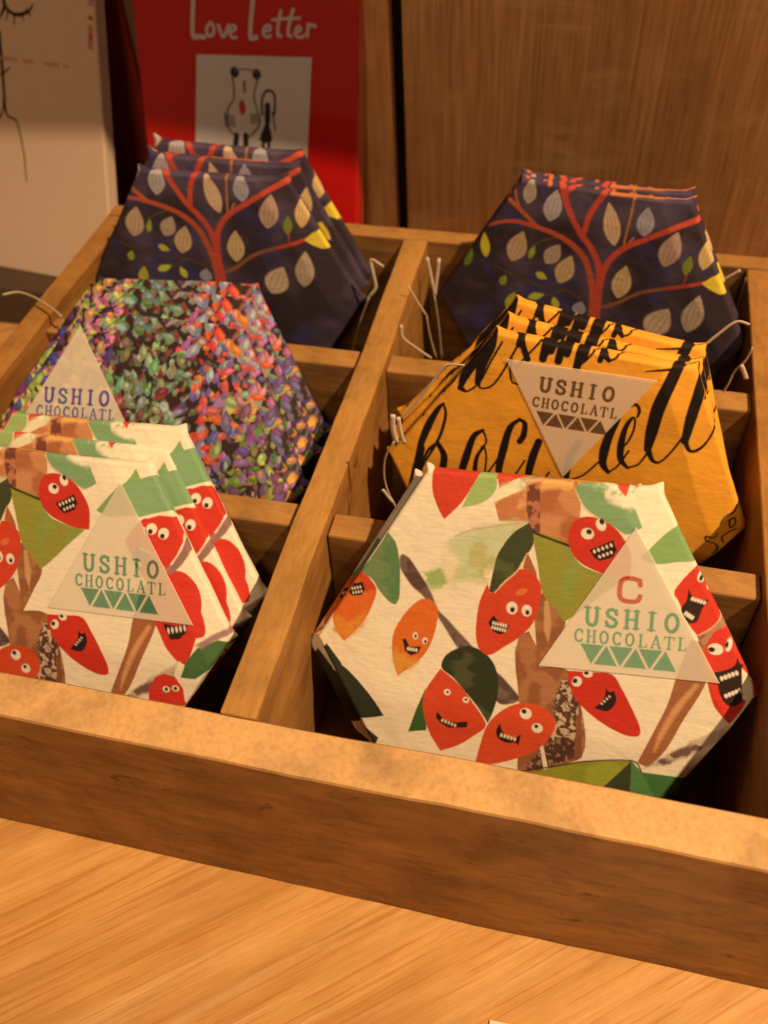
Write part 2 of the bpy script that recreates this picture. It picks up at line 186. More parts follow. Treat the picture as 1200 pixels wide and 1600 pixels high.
('e',[7.055,-0.073],0.06,0.08,0.49,(235,195,150)),
('e',[7.165,-0.014],0.06,0.08,0.49,(235,195,150)),
('e',[7.275,0.044],0.06,0.08,0.49,(235,195,150)),
('e',[7.385,0.103],0.06,0.08,0.49,(235,195,150)),
('e',[7.495,0.161],0.06,0.08,0.49,(235,195,150)),
('p',[[7.35,0.9],[7.75,0.5],[7.9,-0.4],[7.5,-0.2]],(240,205,150),0.03),
]
ART_WHITEX=[
('p',[[4.67,5.6],[5.31,5.93],[6.03,6.15],[7.48,6.16],[7.9,4.79],[6.63,4.8],[6.0,4.66],[5.34,4.43],[4.97,5.07]],(112,150,98),0.03),
('p',[[5.45,4.33],[6.09,4.58],[6.73,4.57],[7.02,4.16],[7.09,3.65],[6.88,3.09],[6.53,2.52],[6.05,3.17]],(210,50,30),0.025),
('p',[[6.5,2.33],[7.09,2.5],[7.65,2.13],[7.95,1.54],[7.99,0.74],[7.85,-0.19],[7.52,-1.27],[6.85,-0.79],[6.35,-0.04],[6.14,0.48]],(212,50,30),0.025),
('s',[[7.23,3.93],[7.25,3.4],[6.98,2.84],[6.68,2.44]],[0.1,0.16,0.16,0.1],(150,100,80),0.06),
('e',[5.85,4.03],0.2,0.22,-0.3,(240,205,165)),
('e',[5.81,3.93],0.09,0.1,0,(48,24,18)),
('e',[6.32,3.89],0.2,0.22,-0.3,(240,205,165)),
('e',[6.28,3.79],0.09,0.1,0,(48,24,18)),
('p',[[6.52,0.35],[6.99,0.34],[7.5,0.44],[7.48,0.12],[7.2,-0.19],[6.83,-0.26],[6.63,0.05]],(48,24,18),0.02),
('e',[6.74,0.09],0.05,0.13,0.2,(235,195,150)),
('e',[6.9,0.14],0.05,0.13,0.2,(235,195,150)),
('e',[7.07,0.19],0.05,0.13,0.2,(235,195,150)),
('e',[7.23,0.24],0.05,0.13,0.2,(235,195,150)),
('e',[7.4,0.29],0.05,0.13,0.2,(235,195,150)),
('p',[[7.31,-1.76],[7.51,-1.06],[7.95,-0.45],[8.67,-0.07],[9.22,-0.13],[8.72,-1.07],[7.91,-1.74]],(64,98,52),0.03),
('p',[[7.85,-0.33],[9.01,0.47],[9.71,0.97],[9.74,0.44],[8.89,0.05],[8.13,-0.42]],(160,112,92),0.1),
('p',[[6.03,-3.16],[5.98,-2.51],[6.23,-1.91],[6.6,-1.69],[7.07,-1.76],[7.42,-2.19],[7.55,-2.92]],(212,50,30),0.025),
('e',[6.73,-2.33],0.15,0.13,0,(240,205,165)),
('e',[6.73,-2.33],0.07,0.08,0,(48,24,18)),
('e',[7.11,-2.24],0.15,0.13,0,(240,205,165)),
('e',[7.11,-2.24],0.07,0.08,0,(48,24,18)),
]
ART_NAVY=[
('s',[[-2.84,4.58],[-3.68,5.26],[-4.34,5.73],[-4.64,5.94]],[0.102,0.102,0.093,0.076],(196,92,44),0.05),
('s',[[-3.78,5.31],[-4.02,5.91],[-4.14,6.3]],[0.06,0.06,0.06],(196,92,44),0.05),
('s',[[3.93,7.01],[2.72,6.82],[1.61,6.77],[0.34,6.67]],[0.102,0.102,0.085,0.068],(214,110,52),0.05),
('s',[[1.66,4.8],[1.3,4.31],[1.36,5.75],[1.38,6.82],[1.31,7.55]],[0.051,0.051,0.051,0.051,0.051],(190,110,50),0.05),
('s',[[-3.06,3.55],[-2.47,3.98],[-1.81,4.23]],[0.043,0.043,0.043],(96,74,34),0.05),
('s',[[-4.8,2.22],[-3.89,1.89],[-2.54,1.54],[-1.25,1.54],[0.03,1.07]],[0.051,0.068,0.076,0.076,0.068],(92,62,38),0.05),
('s',[[-1.25,1.54],[-1.79,1.15],[-2.48,0.93],[-3.27,0.48]],[0.043,0.043,0.043,0.043],(92,74,34),0.05),
('s',[[0.3,0.69],[1.33,1.23],[2.43,2.06],[3.83,2.61],[4.52,2.85]],[0.102,0.093,0.085,0.085,0.085],(150,84,42),0.05),
('s',[[3.69,2.55],[5.2,3.08]],[0.085,0.085],(196,62,42),0.05),
('s',[[4.32,2.84],[4.34,3.55]],[0.043,0.043],(170,60,40),0.05),
('s',[[0.35,0.11],[0.19,1.72],[-0.32,3.19],[-1.0,3.91],[-1.82,4.33],[-2.84,4.58],[-3.73,4.7],[-4.48,4.61],[-5.29,4.27]],[0.17,0.153,0.145,0.145,0.128,0.111,0.102,0.085,0.068],(200,80,46),0.05),
('s',[[0.7,-0.96],[0.5,0.88],[0.48,2.3],[0.7,3.37],[1.32,4.22],[2.24,4.83],[3.27,5.48],[4.66,6.14]],[0.221,0.204,0.17,0.145,0.136,0.128,0.128,0.136],(206,72,48),0.05),
('s',[[0.51,1.24],[0.33,2.97],[-0.18,3.95],[-0.75,4.58],[-1.35,5.47],[-1.78,6.34],[-2.16,7.59]],[0.17,0.153,0.145,0.145,0.136,0.145,0.145],(206,72,48),0.05),
('s',[[-1.7,6.42],[-1.29,6.87],[-0.91,7.35]],[0.111,0.111,0.111],(206,72,48),0.05),
('s',[[-0.65,4.53],[-0.47,5.61],[-0.11,6.38],[0.11,6.9],[0.02,7.66]],[0.128,0.128,0.128,0.119,0.111],(206,72,48),0.05),
('s',[[-2.51,6.69],[-2.63,7.28]],[0.102,0.102],(214,110,52),0.05),
('s',[[1.25,7.25],[1.23,7.69]],[0.102,0.102],(206,72,48),0.05),
('l',[-3.38,6.24],0.59,0.28,1.5,(170,158,150),1),
('l',[-2.22,5.74],0.78,0.38,1.45,(170,166,176),1),
('l',[0.58,5.28],1.05,0.34,1.85,(205,178,152),1),
('l',[2.07,5.64],0.7,0.35,1.6,(160,160,178),1),
('l',[-3.73,3.43],0.86,0.43,1.3,(190,166,138),1),
('l',[3.4,4.49],0.89,0.43,1.4,(178,150,140),1),
('l',[-1.96,3.33],0.62,0.35,1.1,(176,158,146),1),
('l',[-1.27,2.63],0.81,0.4,1.3,(196,172,132),1),
('l',[1.5,2.48],0.89,0.4,1.5,(196,172,132),1),
('l',[5.05,4.51],0.83,0.32,1.5,(206,178,122),1),
('l',[3.55,0.67],0.89,0.56,1.15,(190,172,150),1),
('l',[5.06,1.42],1.02,0.44,1.5,(176,160,140),1),
('l',[-0.33,0.65],0.4,0.3,1.4,(150,156,182),1),
('l',[-5.37,3.22],0.67,0.21,1.7,(228,190,40),0),
('l',[-6.18,2.4],0.54,0.19,1.3,(96,122,42),0),
('l',[-2.99,3.26],0.38,0.13,1.3,(168,162,40),0),
('l',[-4.3,1.48],0.3,0.17,1.2,(160,150,44),0),
('l',[-2.4,2.07],0.32,0.17,-0.4,(206,180,40),0),
('l',[4.3,3.83],0.48,0.2,1.5,(104,122,40),0),
('p',[[5.09,3.03],[5.5,3.4],[5.9,3.57],[6.24,3.08],[6.4,2.6],[5.96,2.58],[5.47,2.78]],(240,190,50),0.05),
('l',[-3.81,0.38],0.56,0.24,1.3,(160,168,44),0),
('l',[-2.56,0.9],0.43,0.17,0.4,(200,190,50),0),
('l',[-1.56,0.71],0.35,0.17,1.9,(206,186,44),0),
]
ART_YELLOW=[
('s',[[-3.88,6.43],[-4.35,5.44],[-4.77,4.58],[-4.89,3.97]],[0.133,0.199,0.199,0.111],(30,16,12),0.03),
('s',[[-4.89,3.97],[-4.57,3.89],[-4.14,4.41],[-3.85,5.32],[-3.52,6.28]],[0.133,0.047,0.047,0.047,0.047],(30,16,12),0.03),
('s',[[-4.97,4.85],[-5.32,4.22],[-5.75,3.57],[-6.01,3.35]],[0.071,0.155,0.133,0.071],(30,16,12),0.03),
('s',[[-5.75,3.57],[-5.41,4.05],[-5.1,4.71]],[0.047,0.047,0.047],(30,16,12),0.03),
('s',[[-3.94,7.04],[-3.9,6.09],[-4.17,5.13],[-4.22,4.37]],[0.133,0.177,0.199,0.133],(30,16,12),0.03),
('s',[[-4.22,4.37],[-4.04,4.15],[-3.64,4.35],[-3.34,4.94],[-3.04,5.83],[-2.79,6.6]],[0.088,0.047,0.047,0.047,0.047,0.047],(30,16,12),0.03),
('s',[[-2.93,6.98],[-2.72,6.34],[-2.43,5.79]],[0.133,0.133,0.133],(30,16,12),0.03),
('s',[[-3.02,5.67],[-3.01,5.16],[-2.87,4.73],[-2.65,4.66]],[0.047,0.047,0.047,0.047],(30,16,12),0.03),
('s',[[-2.81,5.35],[-2.38,6.08],[-1.95,6.77],[-1.59,7.25]],[0.047,0.047,0.047,0.047],(30,16,12),0.03),
('s',[[-1.76,7.35],[-1.83,6.64],[-1.85,5.92]],[0.155,0.177,0.155],(30,16,12),0.03),
('s',[[-1.13,7.34],[-1.21,6.66],[-1.25,5.96]],[0.155,0.177,0.155],(30,16,12),0.03),
('s',[[-0.42,7.09],[-0.49,6.47],[-0.51,5.85]],[0.155,0.177,0.155],(30,16,12),0.03),
('s',[[-1.85,5.92],[-1.57,6.31],[-1.13,7.0]],[0.047,0.047,0.047],(30,16,12),0.03),
('s',[[-0.51,5.85],[-0.18,6.28],[0.17,6.94]],[0.047,0.047,0.047],(30,16,12),0.03),
('s',[[0.35,6.98],[0.41,6.59],[0.61,6.36]],[0.133,0.133,0.088],(30,16,12),0.03),
('s',[[0.61,6.36],[0.84,6.5],[1.06,6.92],[1.23,7.22]],[0.047,0.047,0.047,0.047],(30,16,12),0.03),
('s',[[-6.09,-0.42],[-6.28,0.55],[-6.04,1.81],[-5.7,2.77],[-5.49,3.09]],[0.088,0.133,0.177,0.111,0.047],(30,16,12),0.03),
('s',[[-5.49,3.09],[-5.34,2.54],[-5.49,1.4],[-5.97,0.05],[-6.13,-0.6]],[0.047,0.071,0.071,0.047,0.047],(30,16,12),0.03),
('s',[[-6.21,0.73],[-6.32,-0.48],[-6.48,-1.92]],[0.177,0.199,0.177],(30,16,12),0.03),
('s',[[-6.15,-0.43],[-5.91,0.64],[-5.52,1.16]],[0.047,0.071,0.088],(30,16,12),0.03),
('s',[[-5.52,1.16],[-5.17,0.59],[-5.18,-0.35],[-5.27,-1.59]],[0.111,0.155,0.177,0.177],(30,16,12),0.03),
('s',[[-3.69,2.25],[-4.04,1.85],[-4.23,0.73],[-4.36,-0.48],[-4.34,-1.34]],[0.071,0.133,0.177,0.155,0.133],(30,16,12),0.03),
('s',[[-3.69,2.25],[-3.48,1.73],[-3.65,1.37]],[0.047,0.047,0.047],(30,16,12),0.03),
('s',[[-3.53,1.49],[-3.75,0.95],[-3.76,0.19],[-3.52,-0.32],[-3.34,-0.04],[-3.37,0.95],[-3.52,1.46]],[0.047,0.088,0.111,0.088,0.047,0.047,0.047],(30,16,12),0.03),
('s',[[-3.52,-0.32],[-3.14,0.35],[-2.82,1.19]],[0.047,0.047,0.047],(30,16,12),0.03),
('s',[[-2.29,3.11],[-2.61,2.63],[-2.72,1.6],[-2.76,0.45],[-2.59,-0.18]],[0.071,0.133,0.177,0.155,0.088],(30,16,12),0.03),
('s',[[-2.29,3.11],[-2.05,2.95],[-2.01,2.41],[-2.12,2.07]],[0.071,0.111,0.133,0.133],(30,16,12),0.03),
('s',[[-2.57,-0.28],[-2.14,0.18],[-1.76,1.2]],[0.047,0.047,0.047],(30,16,12),0.03),
('s',[[-1.35,2.26],[-1.47,1.43],[-1.49,0.45],[-1.3,-0.18]],[0.155,0.177,0.155,0.088],(30,16,12),0.03),
('s',[[-1.3,-0.18],[-0.91,0.27],[-0.67,0.89]],[0.047,0.047,0.047],(30,16,12),0.03),
('s',[[0.24,2.65],[0.01,1.81],[0.06,0.85]],[0.133,0.155,0.133],(30,16,12),0.03),
('s',[[0.22,0.73],[0.73,1.13],[1.18,1.88]],[0.047,0.047,0.047],(30,16,12),0.03),
('s',[[1.5,4.01],[1.33,3.22],[1.29,2.45],[1.37,1.84],[1.66,1.5]],[0.111,0.177,0.199,0.155,0.088],(30,16,12),0.03),
('s',[[1.66,1.5],[1.96,1.89],[2.22,2.68]],[0.047,0.047,0.047],(30,16,12),0.03),
('s',[[1.89,2.75],[2.08,3.04],[2.19,3.67],[2.12,4.16],[1.98,4.13],[1.85,3.59],[1.88,2.81],[2.01,2.22],[2.35,1.9]],[0.047,0.047,0.047,0.047,0.071,0.111,0.155,0.133,0.071],(30,16,12),0.03),
('s',[[2.35,1.9],[2.74,2.19],[2.99,2.93]],[0.047,0.047,0.047],(30,16,12),0.03),
('s',[[1.83,4.65],[2.02,4.8],[2.2,4.56],[2.19,4.27]],[0.047,0.071,0.071,0.047],(30,16,12),0.03),
('s',[[3.2,7.76],[3.21,6.92],[3.06,6.08],[2.87,4.92],[2.87,3.75],[2.91,2.95]],[0.155,0.199,0.243,0.265,0.243,0.155],(30,16,12),0.03),
('s',[[2.91,2.95],[3.23,2.47],[3.53,2.49],[3.83,3.08],[4.08,3.84]],[0.133,0.088,0.047,0.047,0.047],(30,16,12),0.03),
('s',[[3.99,7.22],[4.12,6.59],[4.18,5.78],[4.16,4.64],[4.19,3.62]],[0.088,0.155,0.221,0.221,0.155],(30,16,12),0.03),
('s',[[4.19,3.62],[4.49,3.22],[4.81,3.33],[5.04,3.75],[5.14,4.39],[5.02,4.99]],[0.111,0.071,0.071,0.047,0.047,0.047],(30,16,12),0.03),
('s',[[2.02,6.21],[2.51,6.34],[3.18,6.51],[3.82,6.92]],[0.024,0.047,0.057,0.047],(30,16,12),0.03),
('s',[[4.31,7.29],[4.47,6.26],[4.47,5.43]],[0.047,0.047,0.047],(30,16,12),0.03),
('s',[[6.57,0.12],[6.67,0.48],[6.94,0.75],[6.95,1.08]],[0.036,0.036,0.036,0.036],(30,16,12),0.03),
('s',[[6.95,0.06],[6.89,0.34],[7.07,0.43],[7.14,0.11],[7.0,-0.03]],[0.047,0.047,0.036,0.036,0.047],(30,16,12),0.03),
('s',[[6.6,-0.35],[6.51,-0.58],[6.18,-0.6],[6.27,-0.82],[6.59,-0.86],[6.79,-1.08],[6.67,-1.4]],[0.028,0.028,0.052,0.036,0.028,0.059,0.028],(30,16,12),0.03),
('s',[[6.93,-0.76],[6.81,-0.52],[6.99,-0.27],[7.24,-0.06]],[0.036,0.036,0.036,0.036],(30,16,12),0.03),
('s',[[-2.86,6.3],[-2.6399999999999997,8.6]],[0.13,0.13],(30,16,12),0.03),
('s',[[-1.59,6.3],[-1.37,8.6]],[0.14,0.14],(30,16,12),0.03),
('s',[[-0.98,6.3],[-0.76,8.6]],[0.14,0.14],(30,16,12),0.03),
('s',[[-0.33,6.3],[-0.11000000000000001,8.6]],[0.14,0.14],(30,16,12),0.03),
('s',[[0.29,6.3],[0.51,8.6]],[0.11,0.11],(30,16,12),0.03),
('s',[[3.14,6.3],[3.3600000000000003,8.6]],[0.15,0.15],(30,16,12),0.03),
('s',[[-7.41,0.55],[-7.43,1.48],[-7.88,2.25]],[0.12,0.22,0.12],(30,16,12),0.03),
('s',[[-6.37,2.34],[-6.4,3.27],[-6.85,4.04]],[0.12,0.22,0.12],(30,16,12),0.03),
('s',[[-5.61,3.67],[-5.63,4.6],[-6.08,5.37]],[0.12,0.22,0.12],(30,16,12),0.03),
('s',[[-4.73,5.19],[-4.75,6.12],[-5.2,6.89]],[0.12,0.22,0.12],(30,16,12),0.03),
]
ART_CARD=[
('s',[[2.89,16.94],[2.85,16.15],[2.88,15.83],[2.67,15.55],[2.43,15.19]],[0.12,0.12,0.12,0.09,0.05],(34,22,16),0.06),
('s',[[2.88,15.83],[3.3,15.52],[3.84,15.46],[4.5,15.67],[4.93,16.07]],[0.1,0.1,0.11,0.09,0.04],(34,22,16),0.06),
('s',[[3.48,15.48],[3.4,14.83]],[0.07,0.03],(34,22,16),0.06),
('s',[[4.03,15.5],[4.09,15.15]],[0.07,0.03],(34,22,16),0.06),
('s',[[3.07,15.64],[2.87,15.06]],[0.07,0.03],(34,22,16),0.06),
('s',[[4.55,15.68],[4.63,15.42]],[0.07,0.03],(34,22,16),0.06),
('s',[[4.31,15.59],[4.4,15.86]],[0.07,0.03],(34,22,16),0.06),
('s',[[2.22,14.43],[2.19,13.4],[2.18,12.7],[2.1,11.27],[2.04,10.17],[2.24,9.74],[2.75,9.58],[2.96,8.71],[3.08,7.51],[3.03,6.02]],[0.14,0.12,0.11,0.1,0.09,0.07,0.06,0.05,0.05,0.04],(34,22,16),0.06),
('s',[[2.04,12.12],[2.35,12.29],[2.75,12.55]],[0.08,0.06,0.04],(34,22,16),0.06),
('s',[[2.0,10.68],[1.87,10.16],[1.55,9.61]],[0.06,0.06,0.06],(34,22,16),0.06),
('s',[[8.77,16.55],[9.0,16.51]],[0.055,0.055],(176,66,44),0.06),
('s',[[8.75,16.36],[8.98,16.32]],[0.055,0.055],(176,66,44),0.06),
('s',[[8.69,15.71],[8.92,15.67]],[0.055,0.055],(176,66,44),0.06),
('s',[[8.68,15.61],[8.91,15.57]],[0.055,0.055],(176,66,44),0.06),
('s',[[8.64,15.19],[8.87,15.14]],[0.055,0.055],(176,66,44),0.06),
('s',[[8.62,15.02],[8.85,14.98]],[0.055,0.055],(176,66,44),0.06),
('s',[[8.61,14.85],[8.84,14.81]],[0.055,0.055],(176,66,44),0.06),
('s',[[8.59,14.72],[8.83,14.68]],[0.055,0.055],(176,66,44),0.06),
('s',[[8.58,14.59],[8.81,14.55]],[0.055,0.055],(176,66,44),0.06),
('s',[[8.57,14.46],[8.8,14.41]],[0.055,0.055],(176,66,44),0.06),
('s',[[8.55,14.29],[8.78,14.25]],[0.055,0.055],(176,66,44),0.06),
('s',[[8.53,14.11],[8.77,14.07]],[0.055,0.055],(176,66,44),0.06),
('s',[[2.1,13.11],[2.16,12.96]],[0.05,0.05],(200,120,90),0.06),
('s',[[2.27,13.11],[2.33,12.96]],[0.05,0.05],(200,120,90),0.06),
('s',[[2.44,13.11],[2.5,12.96]],[0.05,0.05],(200,120,90),0.06),
('s',[[2.61,13.11],[2.67,12.96]],[0.05,0.05],(200,120,90),0.06),
('s',[[2.77,13.1],[2.84,12.96]],[0.05,0.05],(200,120,90),0.06),
('s',[[2.94,13.1],[3.0,12.95]],[0.05,0.05],(200,120,90),0.06),
('s',[[3.11,13.1],[3.17,12.95]],[0.05,0.05],(200,120,90),0.06),
('s',[[3.28,13.1],[3.34,12.95]],[0.05,0.05],(200,120,90),0.06),
('s',[[3.73,13.09],[3.79,12.94]],[0.05,0.05],(200,120,90),0.06),
('s',[[3.9,13.09],[3.96,12.94]],[0.05,0.05],(200,120,90),0.06),
('s',[[4.06,13.09],[4.12,12.94]],[0.05,0.05],(200,120,90),0.06),
('s',[[4.23,13.09],[4.29,12.94]],[0.05,0.05],(200,120,90),0.06),
('s',[[4.39,13.08],[4.46,12.94]],[0.05,0.05],(200,120,90),0.06),
('s',[[5.29,13.07],[5.35,12.92]],[0.05,0.05],(200,120,90),0.06),
('s',[[5.45,13.07],[5.52,12.92]],[0.05,0.05],(200,120,90),0.06),
('s',[[5.62,13.07],[5.68,12.92]],[0.05,0.05],(200,120,90),0.06),
('s',[[5.78,13.06],[5.84,12.92]],[0.05,0.05],(200,120,90),0.06),
('s',[[5.94,13.06],[6.01,12.92]],[0.05,0.05],(200,120,90),0.06),
('s',[[6.11,13.06],[6.17,12.91]],[0.05,0.05],(200,120,90),0.06),
('s',[[6.27,13.06],[6.33,12.91]],[0.05,0.05],(200,120,90),0.06),
('s',[[6.69,13.05],[6.76,12.91]],[0.05,0.05],(200,120,90),0.06),
('s',[[6.87,13.05],[6.94,12.9]],[0.05,0.05],(200,120,90),0.06),
]
ART_BOOK=[
('s',[[4.59,17.73],[4.44,16.81],[4.25,15.14],[4.57,15.05],[4.93,15.02]],[0.12,0.12,0.12,0.12,0.12],(206,178,150),0.05),
('s',[[5.36,15.74],[5.13,15.52],[5.12,15.17],[5.33,15.1],[5.51,15.32],[5.5,15.62],[5.36,15.74]],[0.09,0.09,0.09,0.09,0.09,0.09,0.09],(206,178,150),0.05),
('s',[[5.81,15.63],[6.05,15.08],[6.4,15.65]],[0.09,0.09,0.09],(206,178,150),0.05),
('s',[[6.38,15.3],[6.78,15.46],[6.77,15.63],[6.56,15.61],[6.44,15.31],[6.57,15.08],[6.8,15.09]],[0.08,0.08,0.08,0.08,0.08,0.08,0.08],(206,178,150),0.05),
('s',[[8.04,17.73],[7.88,16.91],[7.63,15.18],[7.98,15.13]],[0.12,0.12,0.12,0.12],(206,178,150),0.05),
('s',[[8.4,15.38],[8.81,15.56],[8.74,15.73],[8.49,15.63],[8.4,15.33],[8.59,15.17],[8.8,15.22]],[0.08,0.08,0.08,0.08,0.08,0.08,0.08],(206,178,150),0.05),
('s',[[9.45,16.42],[9.28,15.87],[9.23,15.32],[9.4,15.24]],[0.09,0.09,0.09,0.09],(206,178,150),0.05),
('s',[[8.95,16.01],[9.73,16.09],[10.51,16.13]],[0.07,0.07,0.07],(206,178,150),0.05),
('s',[[10.13,16.52],[9.91,15.89],[9.81,15.34],[9.96,15.26]],[0.09,0.09,0.09,0.09],(206,178,150),0.05),
('s',[[10.19,15.4],[10.53,15.58],[10.44,15.74],[10.27,15.61],[10.26,15.31],[10.5,15.2],[10.71,15.29]],[0.08,0.08,0.08,0.08,0.08,0.08,0.08],(206,178,150),0.05),
('s',[[10.96,15.86],[10.92,15.27]],[0.08,0.08],(206,178,150),0.05),
('s',[[10.93,15.61],[11.06,15.8],[11.26,15.83],[11.36,15.76]],[0.08,0.08,0.08,0.08],(206,178,150),0.05),
('s',[[10.71,15.29],[10.81,15.37],[10.93,15.51]],[0.05,0.05,0.05],(206,178,150),0.05),
('p',[[4.39,14.15],[11.13,14.26],[10.64,7.51],[3.65,7.03]],(216,186,158),0.05),
('e',[6.6,13.34],0.26,0.28,0,(44,34,32)),
('e',[7.9,13.29],0.26,0.28,0,(44,34,32)),
('s',[[6.46,13.07],[6.5,12.53],[6.46,11.98],[6.1,11.45],[5.92,10.74],[6.1,10.28],[6.52,9.97]],[0.05,0.05,0.05,0.05,0.05,0.05,0.05],(90,70,60),0.05),
('s',[[8.0,13.14],[7.79,12.59],[7.69,12.04],[7.88,11.31],[7.96,10.76],[7.61,10.27],[7.27,9.97]],[0.05,0.05,0.05,0.05,0.05,0.05,0.05],(90,70,60),0.05),
('s',[[6.64,13.44],[7.27,13.53],[7.89,13.42]],[0.04,0.04,0.04],(120,96,84),0.05),
('s',[[7.15,12.88],[7.14,12.38]],[0.09,0.09],(120,100,90),0.05),
('e',[6.94,11.54],0.2,0.4,0,(190,50,34)),
('s',[[6.5,10.02],[6.36,9.24]],[0.16,0.16],(44,34,32),0.05),
('s',[[7.06,10.05],[7.03,9.18]],[0.16,0.16],(44,34,32),0.05),
('s',[[5.85,11.21],[5.88,10.51]],[0.04,0.04],(44,34,32),0.05),
('s',[[7.45,11.2],[7.49,10.73]],[0.04,0.04],(44,34,32),0.05),
('s',[[6.02,11.16],[6.06,10.51]],[0.04,0.04],(44,34,32),0.05),
('s',[[7.6,11.21],[7.64,10.74]],[0.04,0.04],(44,34,32),0.05),
('s',[[6.18,11.11],[6.23,10.52]],[0.04,0.04],(44,34,32),0.05),
('s',[[7.75,11.21],[7.79,10.75]],[0.04,0.04],(44,34,32),0.05),
('s',[[6.35,11.07],[6.4,10.53]],[0.04,0.04],(44,34,32),0.05),
('s',[[7.9,11.22],[7.94,10.76]],[0.04,0.04],(44,34,32),0.05),
('s',[[8.14,11.23],[8.14,11.88],[8.3,12.34],[8.57,12.49],[8.86,12.37],[8.92,11.92],[8.85,11.27]],[0.07,0.07,0.07,0.07,0.07,0.07,0.07],(44,34,32),0.05),
('s',[[8.47,11.71],[8.43,10.88]],[0.17,0.17],(44,34,32),0.05),
('p',[[8.44,11.11],[7.87,9.86],[8.12,9.71],[8.55,9.73],[8.69,9.95]],(44,34,32),0.04),
('s',[[8.12,9.73],[8.07,9.23]],[0.09,0.09],(44,34,32),0.05),
('s',[[8.46,9.75],[8.44,9.32]],[0.09,0.09],(44,34,32),0.05),
('s',[[8.75,11.36],[8.88,10.43]],[0.05,0.05],(44,34,32),0.05),
]

sc = bpy.context.scene
col = sc.collection

# ------------------------------------------------------------------ camera
def cam_axes():
    p, y, r = CAM['pitch'], CAM['yaw'], CAM['roll']
    cp, sp, cy, sy, cr, sr = math.cos(p), math.sin(p), math.cos(y), math.sin(y), math.cos(r), math.sin(r)
    f = Vector((sy*cp, cy*cp, sp)); rt = Vector((cy, -sy, 0)); up = rt.cross(f)
    return cr*rt + sr*up, -sr*rt + cr*up, f
rt, up, fw = cam_axes()
cam_pos = Vector((CAM['cx'], CAM['cy'], CAM['cz']))
cd = bpy.data.cameras.new('camera'); cam = bpy.data.objects.new('camera', cd); col.objects.link(cam)
M = Matrix((rt, up, -fw)).transposed().to_4x4(); M.translation = cam_pos*S
cam.matrix_world = M
cd.sensor_fit = 'VERTICAL'; cd.sensor_height = 24; cd.sensor_width = 18
cd.lens = 24*CAM['f']/1600.0
cd.clip_start = 0.01; cd.clip_end = 50
cd.dof.use_dof = True
cd.dof.focus_distance = (Vector((9.5, 4, -1)) - cam_pos).dot(fw)*S
cd.dof.aperture_fstop = 7.5
sc.camera = cam

# ------------------------------------------------------------------ world, lamps, exposure
w = bpy.data.worlds.new('World'); sc.world = w; w.use_nodes = True
w.node_tree.nodes['Background'].inputs[0].default_value = (1.0, 0.55, 0.28, 1)
w.node_tree.nodes['Background'].inputs[1].default_value = 0.10
def lamp(name, direction, dist, power, radius, colr, target=(0, 12, -2), spot=70, blend=.5):
    d = Vector(direction).normalized()
    l = bpy.data.lights.new(name, 'SPOT'); l.energy = power; l.shadow_soft_size = radius; l.color = colr
    l.spot_size = math.radians(spot); l.spot_blend = blend
    o = bpy.data.objects.new(name, l); col.objects.link(o)
    o.location = (Vector(target) + d*dist)*S
    o.rotation_euler = d.to_track_quat('Z', 'Y').to_euler()
    return o
WARM = (1.0, 0.60, 0.27)
KEY = Vector((0.49, -0.11, 0.86)).normalized()
lamp('ceiling_or_fill_spot', KEY, 170, 178, 0.022, WARM, (7, 6, -2), 40, 1.0)
lamp('ceiling_or_fill_spot', (0.14, -0.72, 0.68), 230, 38, 0.22, WARM)  # soft front fill, added to lift packet faces and the shaded recess
sc.view_settings.view_transform = 'Standard'; sc.view_settings.look = 'None'
sc.view_settings.gamma = 1; sc.view_settings.use_curve_mapping = False
sc.view_settings.exposure = 0.0

# ------------------------------------------------------------------ helpers
def lin(c):
    c = min(c, 255)/255.0
    return c/12.92 if c <= .04045 else ((c+.055)/1.055)**2.4
LREF = (1.12, 0.74, 0.41)
def alb(c, k=1.0):
    """the base colour of a print or surface whose lit look is the sRGB colour c under the warm lamps"""
    if c[1] > c[0]+2: c = (c[0]*1.17, c[1], c[2]*.95)        # greens read warmer under these lamps
    return tuple(min(.86, max(.006, k*lin(v)/l)) for v, l in zip(c, LREF))
def tag(o, label=None, cat=None, group=None, kind=None):
    if label: o['label'] = label
    if cat: o['category'] = cat
    if group: o['group'] = group
    if kind: o['kind'] = kind
    return o
def link(name, me, mat=None, parent=None):
    o = bpy.data.objects.new(name, me); col.objects.link(o)
    if mat is not None and not me.materials: me.materials.append(mat)
    if parent is not None: o.parent = parent
    return o
def empty(name, loc=(0, 0, 0)):
    o = bpy.data.objects.new(name, None); o.empty_display_size = .02; col.objects.link(o); o.location = Vector(loc)*S
    return o
def place(o, frame_C, u, v, n):
    m = Matrix((Vector(u), Vector(v), Vector(n))).transposed().to_4x4(); m.translation = Vector(frame_C)*S
    o.matrix_world = m

